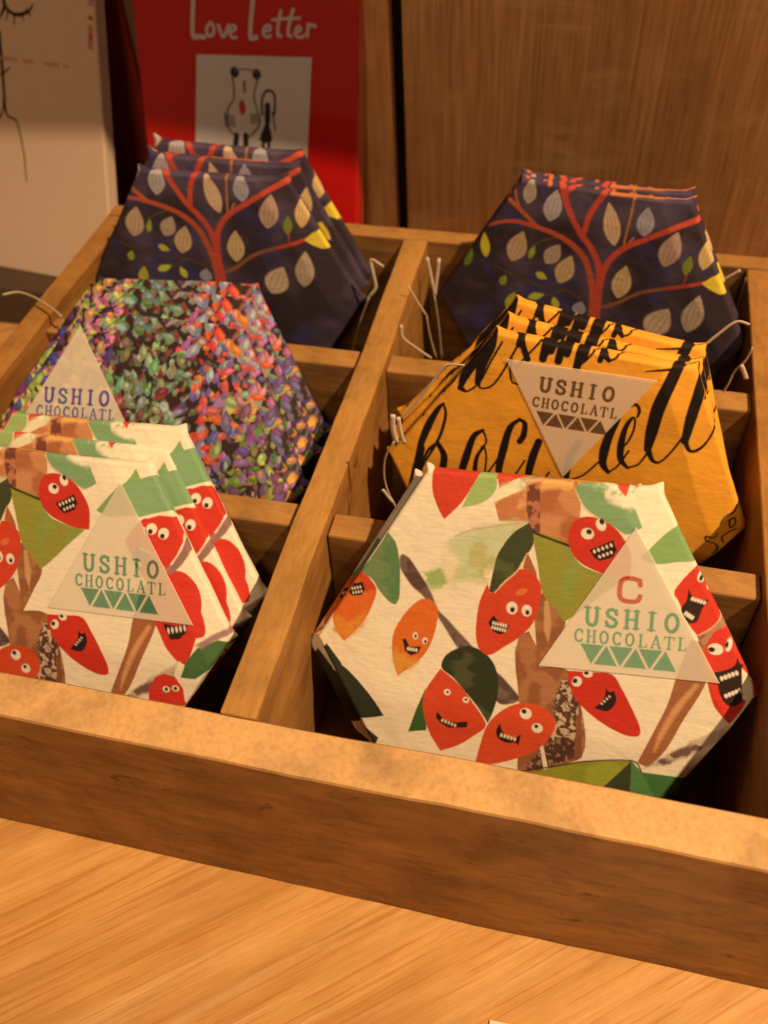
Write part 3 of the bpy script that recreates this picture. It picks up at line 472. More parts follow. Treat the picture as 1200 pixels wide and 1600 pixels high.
# ------------------------------------------------------------------ materials
def newmat(name):
    m = bpy.data.materials.new(name); m.use_nodes = True
    nt = m.node_tree; b = nt.nodes['Principled BSDF']
    return m, nt, b
def nd(nt, t, **k):
    n = nt.nodes.new(t)
    for a, v in k.items():
        if a.startswith('i_'): n.inputs[a[2:].replace('_', ' ')].default_value = v
        else: setattr(n, a, v)
    return n
def coords(nt, scale, rot=(0, 0, 0), loc=(0, 0, 0)):
    tc = nd(nt, 'ShaderNodeTexCoord'); mp = nd(nt, 'ShaderNodeMapping')
    mp.inputs['Scale'].default_value = [s*100 for s in scale]; mp.inputs['Rotation'].default_value = rot; mp.inputs['Location'].default_value = loc
    nt.links.new(tc.outputs['Object'], mp.inputs['Vector']); return mp.outputs['Vector']
def coordsR(nt, scale, ang, loc=(0, 0, 0)):
    tc = nd(nt, 'ShaderNodeTexCoord'); r = nd(nt, 'ShaderNodeMapping'); r.inputs['Rotation'].default_value = (0, 0, ang)
    mp = nd(nt, 'ShaderNodeMapping'); mp.inputs['Scale'].default_value = [s*100 for s in scale]; mp.inputs['Location'].default_value = loc
    nt.links.new(tc.outputs['Object'], r.inputs['Vector']); nt.links.new(r.outputs['Vector'], mp.inputs['Vector']); return mp.outputs['Vector']
def noise(nt, vec, scale=1, detail=4, rough=.55, dist=0):
    n = nd(nt, 'ShaderNodeTexNoise'); n.inputs['Scale'].default_value = scale; n.inputs['Detail'].default_value = detail
    n.inputs['Roughness'].default_value = rough; n.inputs['Distortion'].default_value = dist
    nt.links.new(vec, n.inputs['Vector']); return n.outputs['Fac']
def ramp(nt, fac, stops):
    r = nd(nt, 'ShaderNodeValToRGB'); e = r.color_ramp.elements
    while len(e) < len(stops): e.new(.5)
    for k, (p, c) in enumerate(stops):
        e[k].position = p; e[k].color = (*c, 1) if len(c) == 3 else c
    nt.links.new(fac, r.inputs['Fac']); return r.outputs['Color']
def mix(nt, fac, a, b, mode='MIX'):
    m = nd(nt, 'ShaderNodeMix', data_type='RGBA', blend_type=mode)
    for sock, v in ((m.inputs['Factor'], fac), (m.inputs['A'], a), (m.inputs['B'], b)):
        if hasattr(v, 'links'): nt.links.new(v, sock)
        elif isinstance(v, (int, float)): sock.default_value = v
        else: sock.default_value = (*v, 1) if len(v) == 3 else v
    return m.outputs['Result']
def bump(nt, b, h, strength, dist, prev=None):
    n = nd(nt, 'ShaderNodeBump'); n.inputs['Strength'].default_value = strength; n.inputs['Distance'].default_value = dist*S
    nt.links.new(h, n.inputs['Height'])
    if prev is not None: nt.links.new(prev, n.inputs['Normal'])
    nt.links.new(n.outputs['Normal'], b.inputs['Normal']); return n.outputs['Normal']
def grey(v): return (v, v, v)

def wood(name, light, dark, axis='x', rough=.6, smudge=.6, specks=True, fine=14, mott=0.0, gloss=.3, seed=0, streak=.5, rot=(0,0,0), worn=None, stretch=.14):
    """worn shop-fitting wood, grain along one object axis (or along a rotated x)"""
    m, nt, b = newmat(name)
    g = stretch; st = {'x': (g, 1, 1), 'y': (1, g, 1), 'z': (1, 1, g)}[axis]
    sv = Vector((seed*7.3, seed*3.1, seed*5.7))
    v1 = coords(nt, [s*1.1 for s in st], rot, sv); v2 = coords(nt, [s*fine*(.5 if s < .9 else 1) for s in st], rot, sv)
    v3 = coords(nt, (.35, .35, .35), (0, 0, 0), sv); v4 = coords(nt, [max(s, .5)*1.7 for s in st], rot, sv*1.7)
    n1 = noise(nt, v1, 1.0, 5, .6, .6); n2 = noise(nt, v2, .5, 3, .6, .2); n3 = noise(nt, v3, 1, 5, .62, .3)
    c = ramp(nt, n1, [(.3, dark), (.52, tuple((a+d)/2 for a, d in zip(light, dark))), (.72, light)])
    c = mix(nt, streak, c, ramp(nt, n2, [(.3, grey(.62)), (.6, grey(1.06))]), 'MULTIPLY')
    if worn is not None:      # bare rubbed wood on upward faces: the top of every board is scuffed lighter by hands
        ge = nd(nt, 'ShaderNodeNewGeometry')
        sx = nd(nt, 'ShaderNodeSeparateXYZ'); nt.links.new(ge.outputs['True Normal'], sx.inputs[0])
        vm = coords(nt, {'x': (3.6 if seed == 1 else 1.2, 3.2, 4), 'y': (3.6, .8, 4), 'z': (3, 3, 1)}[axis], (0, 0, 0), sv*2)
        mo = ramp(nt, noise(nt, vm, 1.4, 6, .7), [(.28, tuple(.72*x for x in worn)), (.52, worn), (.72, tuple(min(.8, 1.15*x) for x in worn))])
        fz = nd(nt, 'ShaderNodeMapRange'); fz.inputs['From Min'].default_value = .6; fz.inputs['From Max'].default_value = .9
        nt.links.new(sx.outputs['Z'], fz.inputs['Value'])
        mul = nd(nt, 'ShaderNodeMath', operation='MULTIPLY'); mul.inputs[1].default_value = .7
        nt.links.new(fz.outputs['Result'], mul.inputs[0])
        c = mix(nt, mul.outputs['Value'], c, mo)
    c = mix(nt, smudge, c, ramp(nt, n3, [(.32, grey(.5)), (.55, grey(1.0))]), 'MULTIPLY')
    if specks:
        n4 = noise(nt, v4, .9, 3, .55, 1.0)
        c0_ = c
        c = mix(nt, ramp(nt, n4, [(.65, grey(0)), (.74, grey(.7))]), c, (.04, .02, .009))
        n6 = noise(nt, coords(nt, [.55 if s < .9 else 1.1 for s in st], rot, sv*2.3), 1, 5, .7, .8)
        c = mix(nt, ramp(nt, n6, [(.56, grey(0)), (.74, grey(.5))]), c, (.06, .03, .014))
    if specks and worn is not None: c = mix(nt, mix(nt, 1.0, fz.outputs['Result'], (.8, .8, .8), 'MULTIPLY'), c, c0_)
    nt.links.new(c, b.inputs['Base Color'])
    b.inputs['Roughness'].default_value = rough; b.inputs['Specular IOR Level'].default_value = gloss
    p = bump(nt, b, n2, .35, .03); bump(nt, b, n3, .3, .08, p)
    return m

TOPW = alb((196, 142, 84)); 
W_front = wood('tray_front_wood', alb((184, 112, 48)), alb((146, 84, 34)), 'x', worn=alb((240, 170, 98)), seed=1, streak=.4, fine=6, stretch=.28, smudge=.7)
W_side = wood('tray_side_wood', alb((178, 108, 44)), alb((140, 80, 30)), 'y', worn=alb((184, 116, 50)), seed=2, specks=False)
W_mid = wood('tray_middle_wood', alb((188, 118, 50)), alb((150, 88, 34)), 'y', worn=alb((192, 126, 56)), seed=3, specks=False, smudge=.5)
W_cross = wood('tray_cross_wood', alb((170, 106, 46)), alb((110, 62, 26)), 'x', worn=alb((194, 126, 58)), seed=4, specks=False)
W_base = wood('tray_base_wood', alb((150, 90, 44)), alb((96, 56, 26)), 'x', seed=5)
def table_mat():
    m, nt, b = newmat('oak_table_veneer')
    ang = math.radians(-39)       # the grain runs diagonally to the tray
    v = coordsR(nt, (.10, 1.1, 1), ang); v2 = coordsR(nt, (.25, 9.5, 1), ang, (3, 1, 0)); v3 = coordsR(nt, (.10, .26, 1), ang, (9, 4, 0)); v4 = coordsR(nt, (.17, 8.5, 1), ang, (31, 7, 0)); v5 = coordsR(nt, (1.6, 30, 1), ang, (5, 2, 0))
    n1 = noise(nt, v, 1, 6, .62, .5); n2 = noise(nt, v2, 1, 4, .65, .4); n3 = noise(nt, v3, 1, 4, .55, .8); n4 = noise(nt, v4, 1, 4, .6, .3); n5 = noise(nt, v5, 1, 2, .5)
    c = ramp(nt, n1, [(.3, alb((196, 122, 54))), (.5, alb((208, 136, 66))), (.7, alb((222, 152, 82)))])
    c = mix(nt, .55, c, ramp(nt, n2, [(.32, grey(.8)), (.6, grey(1.06))]), 'MULTIPLY')
    c = mix(nt, .7, c, ramp(nt, n3, [(.38, grey(.78)), (.62, grey(1.08))]), 'MULTIPLY')
    c = mix(nt, ramp(nt, n4, [(.55, grey(0)), (.61, grey(.58))]), c, alb((176, 98, 38)))
    c = mix(nt, ramp(nt, n5, [(.6, grey(0)), (.72, grey(.3))]), c, alb((160, 88, 34)))
    nt.links.new(c, b.inputs['Base Color']); b.inputs['Roughness'].default_value = .38; b.inputs['Specular IOR Level'].default_value = .4
    bump(nt, b, n2, .2, .02); return m
W_table = table_mat()
def panel_mat():
    m, nt, b = newmat('walnut_panel_veneer')
    v = coords(nt, (3.2, 3.2, .10)); v2 = coords(nt, (9, 9, .35), (0, .02, 0), (4, 0, 1)); v3 = coords(nt, (.30, .30, 1.3), (0, .05, 0), (2, 5, 0)); v5 = coords(nt, (.16, .16, .16), (0, 0, 0), (8.2, 1, 3.4)); v6 = coords(nt, (.5, .5, .03))
    n1 = noise(nt, v, 1, 5, .65, .5); n2 = noise(nt, v2, .8, 3, .6); n3 = noise(nt, v3, 1, 3, .55, .4); n5 = noise(nt, v5, 1.2, 2, .5); n6 = noise(nt, v6, 1, 3, .5)
    c = ramp(nt, n1, [(.3, alb((204, 132, 70))), (.55, alb((228, 152, 84))), (.78, alb((248, 176, 106)))])
    c = mix(nt, .8, c, ramp(nt, n2, [(.3, grey(.62)), (.62, grey(1.1))]), 'MULTIPLY')
    c = mix(nt, .7, c, ramp(nt, n6, [(.35, grey(.75)), (.65, grey(1.1))]), 'MULTIPLY')
    fig = ramp(nt, n3, [(.45, grey(0)), (.62, grey(.6))]); msk = ramp(nt, n5, [(.47, grey(0)), (.6, grey(1))])
    c = mix(nt, mix(nt, 1.0, fig, msk, 'MULTIPLY'), c, alb((238, 170, 100)))
    nt.links.new(c, b.inputs['Base Color']); b.inputs['Roughness'].default_value = .5; b.inputs['Specular IOR Level'].default_value = .3
    bump(nt, b, n2, .25, .02); return m
W_panel = panel_mat()
W_post = wood('shelf_post_veneer', alb((255, 172, 96)), alb((226, 140, 72)), 'z', specks=False, smudge=.3, fine=9, seed=7)
W_dark = wood('shelf_dark_wood', (.06, .04, .03), (.035, .022, .016), 'z', specks=False, smudge=.3, seed=8)

def plain(name, c, rough=.7, spec=.3, mot=.12, scale=1.5, coat=0):
    m, nt, b = newmat(name)
    n = noise(nt, coords(nt, (scale, scale, scale)), 1, 5, .6)
    cc = mix(nt, 1.0, c, ramp(nt, n, [(.3, grey(1-mot)), (.7, grey(1+mot*.3))]), 'MULTIPLY')
    nt.links.new(cc, b.inputs['Base Color']); b.inputs['Roughness'].default_value = rough; b.inputs['Specular IOR Level'].default_value = spec
    b.inputs['Coat Weight'].default_value = coat; b.inputs['Coat Roughness'].default_value = .08
    bump(nt, b, n, .1, .02); return m
def printed(name, rough=.72, spec=.25, crepe=.45, coat=0, wrinkle=.5, stretch=(1.6, 9.0), mott=.12, alpha=None):
    """paper carrying a print that is stored per vertex (attribute 'print')"""
    m, nt, b = newmat(name)
    at = nd(nt, 'ShaderNodeAttribute', attribute_name='print')
    v = coords(nt, (stretch[0], stretch[1], 2)); vf = coords(nt, (22, 30, 22)); vw = coords(nt, (.55, 1.0, .8))
    n1 = noise(nt, v, 1, 4, .6, .4); n2 = noise(nt, vf, 1, 2, .6); n3 = noise(nt, vw, 1, 4, .55, .6)
    c = mix(nt, 1.0, at.outputs['Color'], ramp(nt, n1, [(.3, grey(1-mott)), (.6, grey(1.0))]), 'MULTIPLY')
    c = mix(nt, .6, c, ramp(nt, n2, [(.3, grey(.86)), (.65, grey(1.04))]), 'MULTIPLY')
    nt.links.new(c, b.inputs['Base Color']); b.inputs['Roughness'].default_value = rough; b.inputs['Specular IOR Level'].default_value = spec
    b.inputs['Coat Weight'].default_value = coat; b.inputs['Coat Roughness'].default_value = .07
    p = bump(nt, b, n3, wrinkle, .09); p = bump(nt, b, n1, crepe, .018, p)
    if alpha is not None:
        tr = nd(nt, 'ShaderNodeBsdfTransparent'); mx = nd(nt, 'ShaderNodeMixShader'); mx.inputs['Fac'].default_value = alpha
        out = nt.nodes['Material Output']
        nt.links.new(tr.outputs[0], mx.inputs[1]); nt.links.new(b.outputs[0], mx.inputs[2]); nt.links.new(mx.outputs[0], out.inputs['Surface'])
    return m
PAPER = printed('crepe_wrapping_paper'); CLOTHY = printed('soft_wrapping_paper', crepe=.25, stretch=(5, 6), mott=.1)
STICKER = printed('vellum_sticker', rough=.6, crepe=.1, wrinkle=.12, alpha=.62, mott=.04)
CARDM = printed('matt_card', rough=.8, crepe=.08, wrinkle=.05, mott=.03)
BOOKM = printed('glossy_book_cover', rough=.35, crepe=.0, wrinkle=.22, coat=.9, mott=.02, spec=.4)
TIE = plain('white_paper_tie', (.66, .62, .58), .6)
THREAD = plain('clear_nylon_thread', (.42, .36, .3), .3, .5)

# ------------------------------------------------------------------ printing: flat art evaluated at points
_rng = np.random.RandomState(5)
_grid = _rng.rand(64, 64, 3)
def vnoise(p, scale, k=0):
    q = p*scale + 13.7; out = 0; amp = 1; tot = 0
    for o in range(3):
        i = np.floor(q).astype(int); f = q - i; f = f*f*(3-2*f); a = i % 64; b = (i+1) % 64
        g = _grid[:, :, (k+o) % 3]
        out = out + amp*((g[a[:, 0], a[:, 1]]*(1-f[:, 0]) + g[b[:, 0], a[:, 1]]*f[:, 0])*(1-f[:, 1]) + (g[a[:, 0], b[:, 1]]*(1-f[:, 0]) + g[b[:, 0], b[:, 1]]*f[:, 0])*f[:, 1])
        tot += amp; amp *= .5; q = q*2.03 + 5.1
    return out/tot
class Art:
    def __init__(s, pts, base): s.p = pts; s.c = np.tile(np.array(base, float), (len(pts), 1))
    def _box(s, pts, m):
        a = np.min(pts, 0)-m; b = np.max(pts, 0)+m
        return np.nonzero((s.p[:, 0] > a[0]) & (s.p[:, 0] < b[0]) & (s.p[:, 1] > a[1]) & (s.p[:, 1] < b[1]))[0]
    def _blend(s, idx, al, c):
        al = al[:, None]; s.c[idx] = s.c[idx]*(1-al) + np.asarray(c)*al
    def poly(s, pts, c, soft=.03, tex=None):
        pts = np.array(pts, float)
        if len(pts) >= 9:                    # organic outline: rounded through its points, sharp turns kept
            o = []; n_ = len(pts)
            for k in range(n_):
                p0, p1, p2, p3 = pts[k-1], pts[k], pts[(k+1) % n_], pts[(k+2) % n_]
                def tan(a, b, c):
                    u, v = b-a, c-b; lu, lv = np.linalg.norm(u)+1e-6, np.linalg.norm(v)+1e-6
                    return (u/lu+v/lv)/2 if (u@v)/(lu*lv) > .25 else np.zeros(2)
                L_ = np.linalg.norm(p2-p1); m1 = tan(p0, p1, p2)*L_; m2 = tan(p1, p2, p3)*L_
                for t in (0, .25, .5, .75): o.append((2*t**3-3*t*t+1)*p1+(t**3-2*t*t+t)*m1+(-2*t**3+3*t*t)*p2+(t**3-t*t)*m2)
            pts = np.array(o)
        idx = s._box(pts, soft+.05)
        if not len(idx): return
        q = s.p[idx]; inside = np.zeros(len(q), bool); dm = np.full(len(q), 1e9)
        if soft > .08: q = q + (np.stack([vnoise(q, 3.5, 0), vnoise(q, 3.5, 1)], 1)-.5)*soft*1.6
        for a, b in zip(pts, np.roll(pts, -1, 0)):
            d = b-a; L = max(d@d, 1e-9); t = np.clip(((q-a)@d)/L, 0, 1); r = q-a-t[:, None]*d; dm = np.minimum(dm, (r*r).sum(1))
            cr = (a[1] > q[:, 1]) != (b[1] > q[:, 1])
            with np.errstate(divide='ignore', invalid='ignore'):
                xx = (b[0]-a[0])*(q[:, 1]-a[1])/(b[1]-a[1]+1e-12)+a[0]
            inside ^= cr & (q[:, 0] < xx)
        d = np.sqrt(dm)*np.where(inside, 1, -1)
        al = np.clip(.5+d/max(soft, .02), 0, 1)
        cc = np.tile(np.array(alb(c)), (len(q), 1))
        if tex:
            t = np.clip((vnoise(q, tex[1], 2)-tex[2])*9+.5, 0, 1)[:, None]; cc = cc*(1-t)+np.array(alb(tex[0]))*t
        s._blend(idx, al, cc)
    def stroke(s, pts, rad, c, soft=.03):
        pts = np.array(pts, float); rad = list(rad); idx = s._box(pts, max(rad)+soft)
        if not len(idx): return
        if len(pts) > 2:                     # Catmull-Rom smoothing
            P = np.vstack([2*pts[0]-pts[1], pts, 2*pts[-1]-pts[-2]]); R = [rad[0]]+rad+[rad[-1]]; o = []; orr = []
            for k in range(1, len(P)-2):
                for t in (0, .25, .5, .75):
                    o.append(.5*((2*P[k])+(-P[k-1]+P[k+1])*t+(2*P[k-1]-5*P[k]+4*P[k+1]-P[k+2])*t*t+(-P[k-1]+3*P[k]-3*P[k+1]+P[k+2])*t**3)); orr.append(R[k]*(1-t)+R[k+1]*t)
            o.append(P[-2]); orr.append(R[-2]); pts = np.array(o); rad = orr
        q = s.p[idx]; best = np.full(len(q), -1e9)
        for k in range(len(pts)-1):
            a, b = pts[k], pts[k+1]; d = b-a; L = max(d@d, 1e-9); t = np.clip(((q-a)@d)/L, 0, 1); r = q-a-t[:, None]*d
            best = np.maximum(best, rad[k]*(1-t)+rad[k+1]*t - np.sqrt((r*r).sum(1)))
        s._blend(idx, np.clip(.5+best/max(soft, .02), 0, 1), alb(c))
    def ell(s, c0, rx, ry, ang, c):
        c0 = np.array(c0, float); m = max(rx, ry)+.05; idx = s._box(np.array([c0]), m)
        if not len(idx): return
        q = s.p[idx]-c0; ca, sa = math.cos(ang), math.sin(ang); x = q[:, 0]*ca+q[:, 1]*sa; y = -q[:, 0]*sa+q[:, 1]*ca
        r = np.sqrt((x/rx)**2+(y/ry)**2); s._blend(idx, np.clip(.5+(1-r)*min(rx, ry)/.03, 0, 1), alb(c))
    def leaf(s, c0, hl, hw, ang, c, stripes=0):
        c0 = np.array(c0, float); idx = s._box(np.array([c0]), hl+.1)
        if not len(idx): return
        if stripes: c = (c[0]*1.12, c[1]*.97, c[2]*.80)
        q = s.p[idx]-c0; ca, sa = math.cos(ang), math.sin(ang); x = q[:, 0]*ca+q[:, 1]*sa; y = -q[:, 0]*sa+q[:, 1]*ca
        t = np.clip((x/hl+1)/2, 0, 1); prof = hw*1.25*np.power(np.clip(np.sin(np.pi*t), 0, 1), .8)*(1.15-.5*t)
        d = np.minimum(prof-np.abs(y), hl-np.abs(x)); al = np.clip(.5+d/.04, 0, 1)
        cc = np.tile(np.array(alb(c)), (len(q), 1))
        if stripes:
            ph = y/np.maximum(prof, .02); st = np.clip(np.cos(ph*math.pi*4.2)*1.6-.2, 0, 1)*(np.abs(ph) < .95)*.34
            cc = cc*(1-st[:, None])+np.array(alb((96, 80, 84)))*st[:, None]
        s._blend(idx, al, cc)
    def run(s, cmds):
        for e in cmds:
            if e[0] == 'p': s.poly(*e[1:])
            elif e[0] == 's': s.stroke(*e[1:])
            elif e[0] == 'e': s.ell(*e[1:])
            elif e[0] == 'l': s.leaf(*e[1:])
        return s
def store(me, colors):
    at = me.color_attributes.new('print', 'FLOAT_COLOR', 'POINT')
    a = np.ones((len(me.vertices), 4), np.float32); a[:, :3] = np.clip(colors, 0, .9); at.data.foreach_set('color', a.ravel())

def art_white(p, extra=False, shift=(0, 0)):
    a = Art(p+np.array(shift), alb((246, 206, 156))); a.run(ART_WHITE)
    if extra: a.run(ART_WHITEX)
    return a.c
def art_navy(p, shift=(0, 0)):
    a = Art(p+np.array(shift), alb((60, 42, 42)))
    n = vnoise(a.p, .55, 1); t = np.clip((n-.45)*3.2, 0, 1)[:, None]
    a.c = a.c*(1-t)+np.array(alb((90, 67, 74)))*t; t = np.clip((vnoise(a.p, .7, 0)-.56)*4, 0, 1)[:, None]; a.c = a.c*(1-t)+np.array(alb((66, 53, 82)))*t
    a.run(ART_NAVY)
    rr = random.Random(3)                                   # fold-over side: leaf tips and twigs
    for k in range(10): a.stroke([(-3.6+k*.8, 6.85), (-3.5+k*.8+rr.uniform(-.3, .3), 8.4)], [.09, .07], (204, 96, 54))
    for k in range(0): a.leaf((5.6+rr.uniform(-.6, 1), 3.9-1.5*k), .6, .26, rr.uniform(.8, 2), (176, 160, 140) if k % 2 else (226, 196, 44), 1)
    return a.c
def art_yellow(p):
    a = Art(p, alb((255, 156, 42))); t = np.clip((vnoise(p, 1.2, 1)-.4)*2, 0, 1)[:, None]; a.c = a.c*(1-.12*t); a.run(ART_YELLOW); return a.c
def art_confetti(p):
    a = Art(p, alb((58, 34, 30))); r = random.Random(11)
    def pal(u, v):
        if u > 3.7+.1*v and v < 4: return [(104, 64, 88), (146, 152, 76), (122, 72, 98), (192, 122, 58), (84, 112, 52), (110, 84, 104), (150, 96, 116)]
        if v < -1.6 and u > -1.4: return [(80, 104, 50), (112, 54, 78), (96, 116, 76), (184, 62, 62), (88, 54, 88), (134, 84, 104), (76, 100, 60), (150, 60, 80), (90, 116, 90)]
        if u > 1.7: return [(218, 68, 42), (196, 76, 74), (104, 90, 124), (130, 140, 146), (206, 98, 54), (154, 96, 116), (214, 78, 50), (120, 136, 110), (98, 84, 112)]
        if u < -2.2: return [(152, 84, 110), (170, 164, 70), (98, 64, 94), (198, 132, 92), (140, 146, 80), (84, 64, 108), (200, 114, 122), (108, 134, 104), (190, 176, 80)]
        return [(108, 136, 104), (98, 122, 90), (122, 146, 110), (134, 54, 48), (142, 104, 88), (88, 108, 64), (110, 140, 120), (120, 50, 54), (100, 130, 96), (112, 140, 108)]
    for k in range(2600):
        u = r.uniform(-9.2, 9.2); v = r.uniform(-8.6, 9.0); c = r.choice(pal(u+r.gauss(0, .5), v+r.gauss(0, .6))); an = r.gauss(1.5, 1)
        a.leaf((u, v), r.uniform(.09, .2), r.uniform(.05, .1), an, tuple(int(x*r.uniform(.6, 1.0)) for x in c))
    for k in range(3300):
        u = r.uniform(-9.2, 9.2); v = r.uniform(-8.6, 9.0); c = r.choice(pal(u+r.gauss(0, .4), v+r.gauss(0, .5)))
        c = tuple(max(20, min(245, x+r.randint(-16, 16))) for x in c); s_ = r.uniform(.15, .42); an = r.gauss(1.5, .9)
        t = r.random(); c2 = tuple(min(250, int(x*r.uniform(1.12, 1.4))) for x in c); ca_, sa_ = math.cos(an), math.sin(an)
        if t < .45: a.leaf((u, v), s_*1.15, s_*.5, an, c); a.leaf((u+.05, v+.04), s_*.6, s_*.22, an+.2, c2)
        elif t < .62: a.ell((u, v), s_*.75, s_*.5, an, c); a.ell((u-.04, v+.05), s_*.35, s_*.22, an, c2)
        elif t < .95:
            n = r.choice((4, 5, 6)); q = [(s_*.95*r.uniform(.6, 1.15)*math.cos(6.28*j/n), s_*.55*r.uniform(.6, 1.1)*math.sin(6.28*j/n)) for j in range(n)]
            a.poly([(u+x*ca_-y*sa_, v+x*sa_+y*ca_) for x, y in q], c, .08, (c2, 3.5, .55))
        else: a.stroke([(u, v), (u+s_*1.3*ca_, v+s_*1.3*sa_)], [.05, .07], c)
    a.c = a.c*(.66+.4*vnoise(p, 4.0, 1))[:, None]
    return a.c

# ------------------------------------------------------------------ hexagonal packet
AP = math.sqrt(3)/2
NK = [np.array([math.cos(math.radians(30+60*k)), math.sin(math.radians(30+60*k))]) for k in range(6)]
def hex_mesh(name, R, T, n, art, mat, seed=0, bevel=1.25, drop=.26, m=12, ear=.24):
    rs = np.random.RandomState(seed)
    jj, ii = np.meshgrid(np.arange(-n, n+1), np.arange(-n, n+1)); ok = np.abs(ii+jj) <= n
    idx = -np.ones(ii.shape, int); idx[ok] = np.arange(ok.sum())
    I = ii[ok]; J = jj[ok]; st = R/n
    P = np.stack([(I+.5*J)*st, J*AP*st], 1)
    A, B, C_ = idx[:-1, :-1], idx[1:, :-1], idx[:-1, 1:]; D = idx[1:, 1:]
    f1 = np.stack([A, B, C_], -1).reshape(-1, 3); f2 = np.stack([B, D, C_], -1).reshape(-1, 3)
    F = np.vstack([f1[(f1 >= 0).all(1)], f2[(f2 >= 0).all(1)]])
    dk = np.stack([R*AP - P@k for k in NK], 1); d = dk.min(1)
    wv = np.array([1.1, .35, .25, .2, .2, .15]) * (1+.3*rs.rand(6))   # how far each border of the wrapper sags
    z = np.zeros(len(P))
    bw = bevel*(.85+.5*(vnoise(P, .22, seed % 3)))
    for k in range(6):
        s = np.clip(1-dk[:, k]/bw, 0, 1); z -= drop*wv[k]*(np.sqrt(s*s+.004)-.0632)*1.0
    r = .16; dd = np.clip(d, 0, r); z -= r-np.sqrt(np.maximum(r*r-(r-dd)**2, 0))
    near = np.clip(1-d/1.8, 0, 1)
    z += .045*(vnoise(P, .35, 1)-.5) + near*.06*(vnoise(P+seed, 1.1, 2)-.5)
    # boundary walk
    order = []
    i, j = n, 0
    for (di, dj) in ((-1, 1), (-1, 0), (0, -1), (1, -1), (1, 0), (0, 1)):
        for _ in range(n): order.append((i, j)); i += di; j += dj
    bi = np.array([idx[a+n, b+n] for a, b in order]); Bp = P[bi]; zb = z[bi]
    seg = np.repeat(np.arange(6), n); N2 = np.array(NK)[seg]
    tt = (np.arange(6*n) % n)/n; cd_ = np.minimum(tt, 1-tt)*R            # distance to nearest corner along the edge
    pn = (np.arange(6*n) // n + (tt > .5)) % 6; corner = np.stack([np.cos(np.radians(60*pn)), np.sin(np.radians(60*pn))], 1)
    V = [np.column_stack([P, z])]; PR = [P]; prev = bi; base = len(P); NB = 6*n
    fx = []
    ea = ear*(.4+rs.rand(6))[pn]
    for q in range(1, m+1):
        t = q/m; zz = zb*(1-t) + (-T+.12)*t
        bul = -.20*max(0, t-.45)/.55
        wr = (vnoise(np.column_stack([np.arange(NB)*st*.8, np.full(NB, q*.35+seed)]), .9, 0)-.5)*.07*math.sin(math.pi*min(1, t*1.2))
        e = np.exp(-(cd_/.22)**2)*ea*math.sin(math.pi*min(1, t*1.15))
        xy = Bp + N2*(bul+wr)[:, None] + corner*e[:, None]
        V.append(np.column_stack([xy, zz])); PR.append(Bp + N2*(t*(T-.1)+.02)); cur = base+np.arange(NB)+(q-1)*NB
        nx = np.roll(np.arange(NB), -1)
        fx.append(np.stack([prev, cur, cur[nx], prev[nx]], 1)); prev = cur
    inner = base+m*NB+np.arange(NB); V.append(np.column_stack([Bp*.965, np.full(NB, -T)])); PR.append(Bp+N2*T)
    nx = np.roll(np.arange(NB), -1); fx.append(np.stack([prev, inner, inner[nx], prev[nx]], 1))
    V.append(np.array([[0, 0, -T]])); PR.append(np.array([[0., 0.]])); cv = base+(m+1)*NB
    fan = np.stack([inner, np.full(NB, cv), inner[nx]], 1)
    V = np.vstack(V)*S; PR = np.vstack(PR); Q = np.vstack(fx); Tt = np.vstack([F, fan])
    me = bpy.data.meshes.new(name)
    me.vertices.add(len(V)); me.vertices.foreach_set('co', V.astype(np.float32).ravel())
    nl = len(Tt)*3+len(Q)*4; me.loops.add(nl); me.loops.foreach_set('vertex_index', np.concatenate([Tt.ravel(), Q.ravel()]).astype(np.int32))
    me.polygons.add(len(Tt)+len(Q))
    ls = np.concatenate([np.arange(len(Tt))*3, len(Tt)*3+np.arange(len(Q))*4]).astype(np.int32); me.polygons.foreach_set('loop_start', ls)
    me.polygons.foreach_set('use_smooth', np.ones(len(Tt)+len(Q), bool))
    me.update(calc_edges=True); me.validate()
    store(me, art(PR)); me.materials.append(mat)
    zf = lambda x, y: float(z[np.argmin((P[:, 0]-x)**2+(P[:, 1]-y)**2)])
    return me, zf

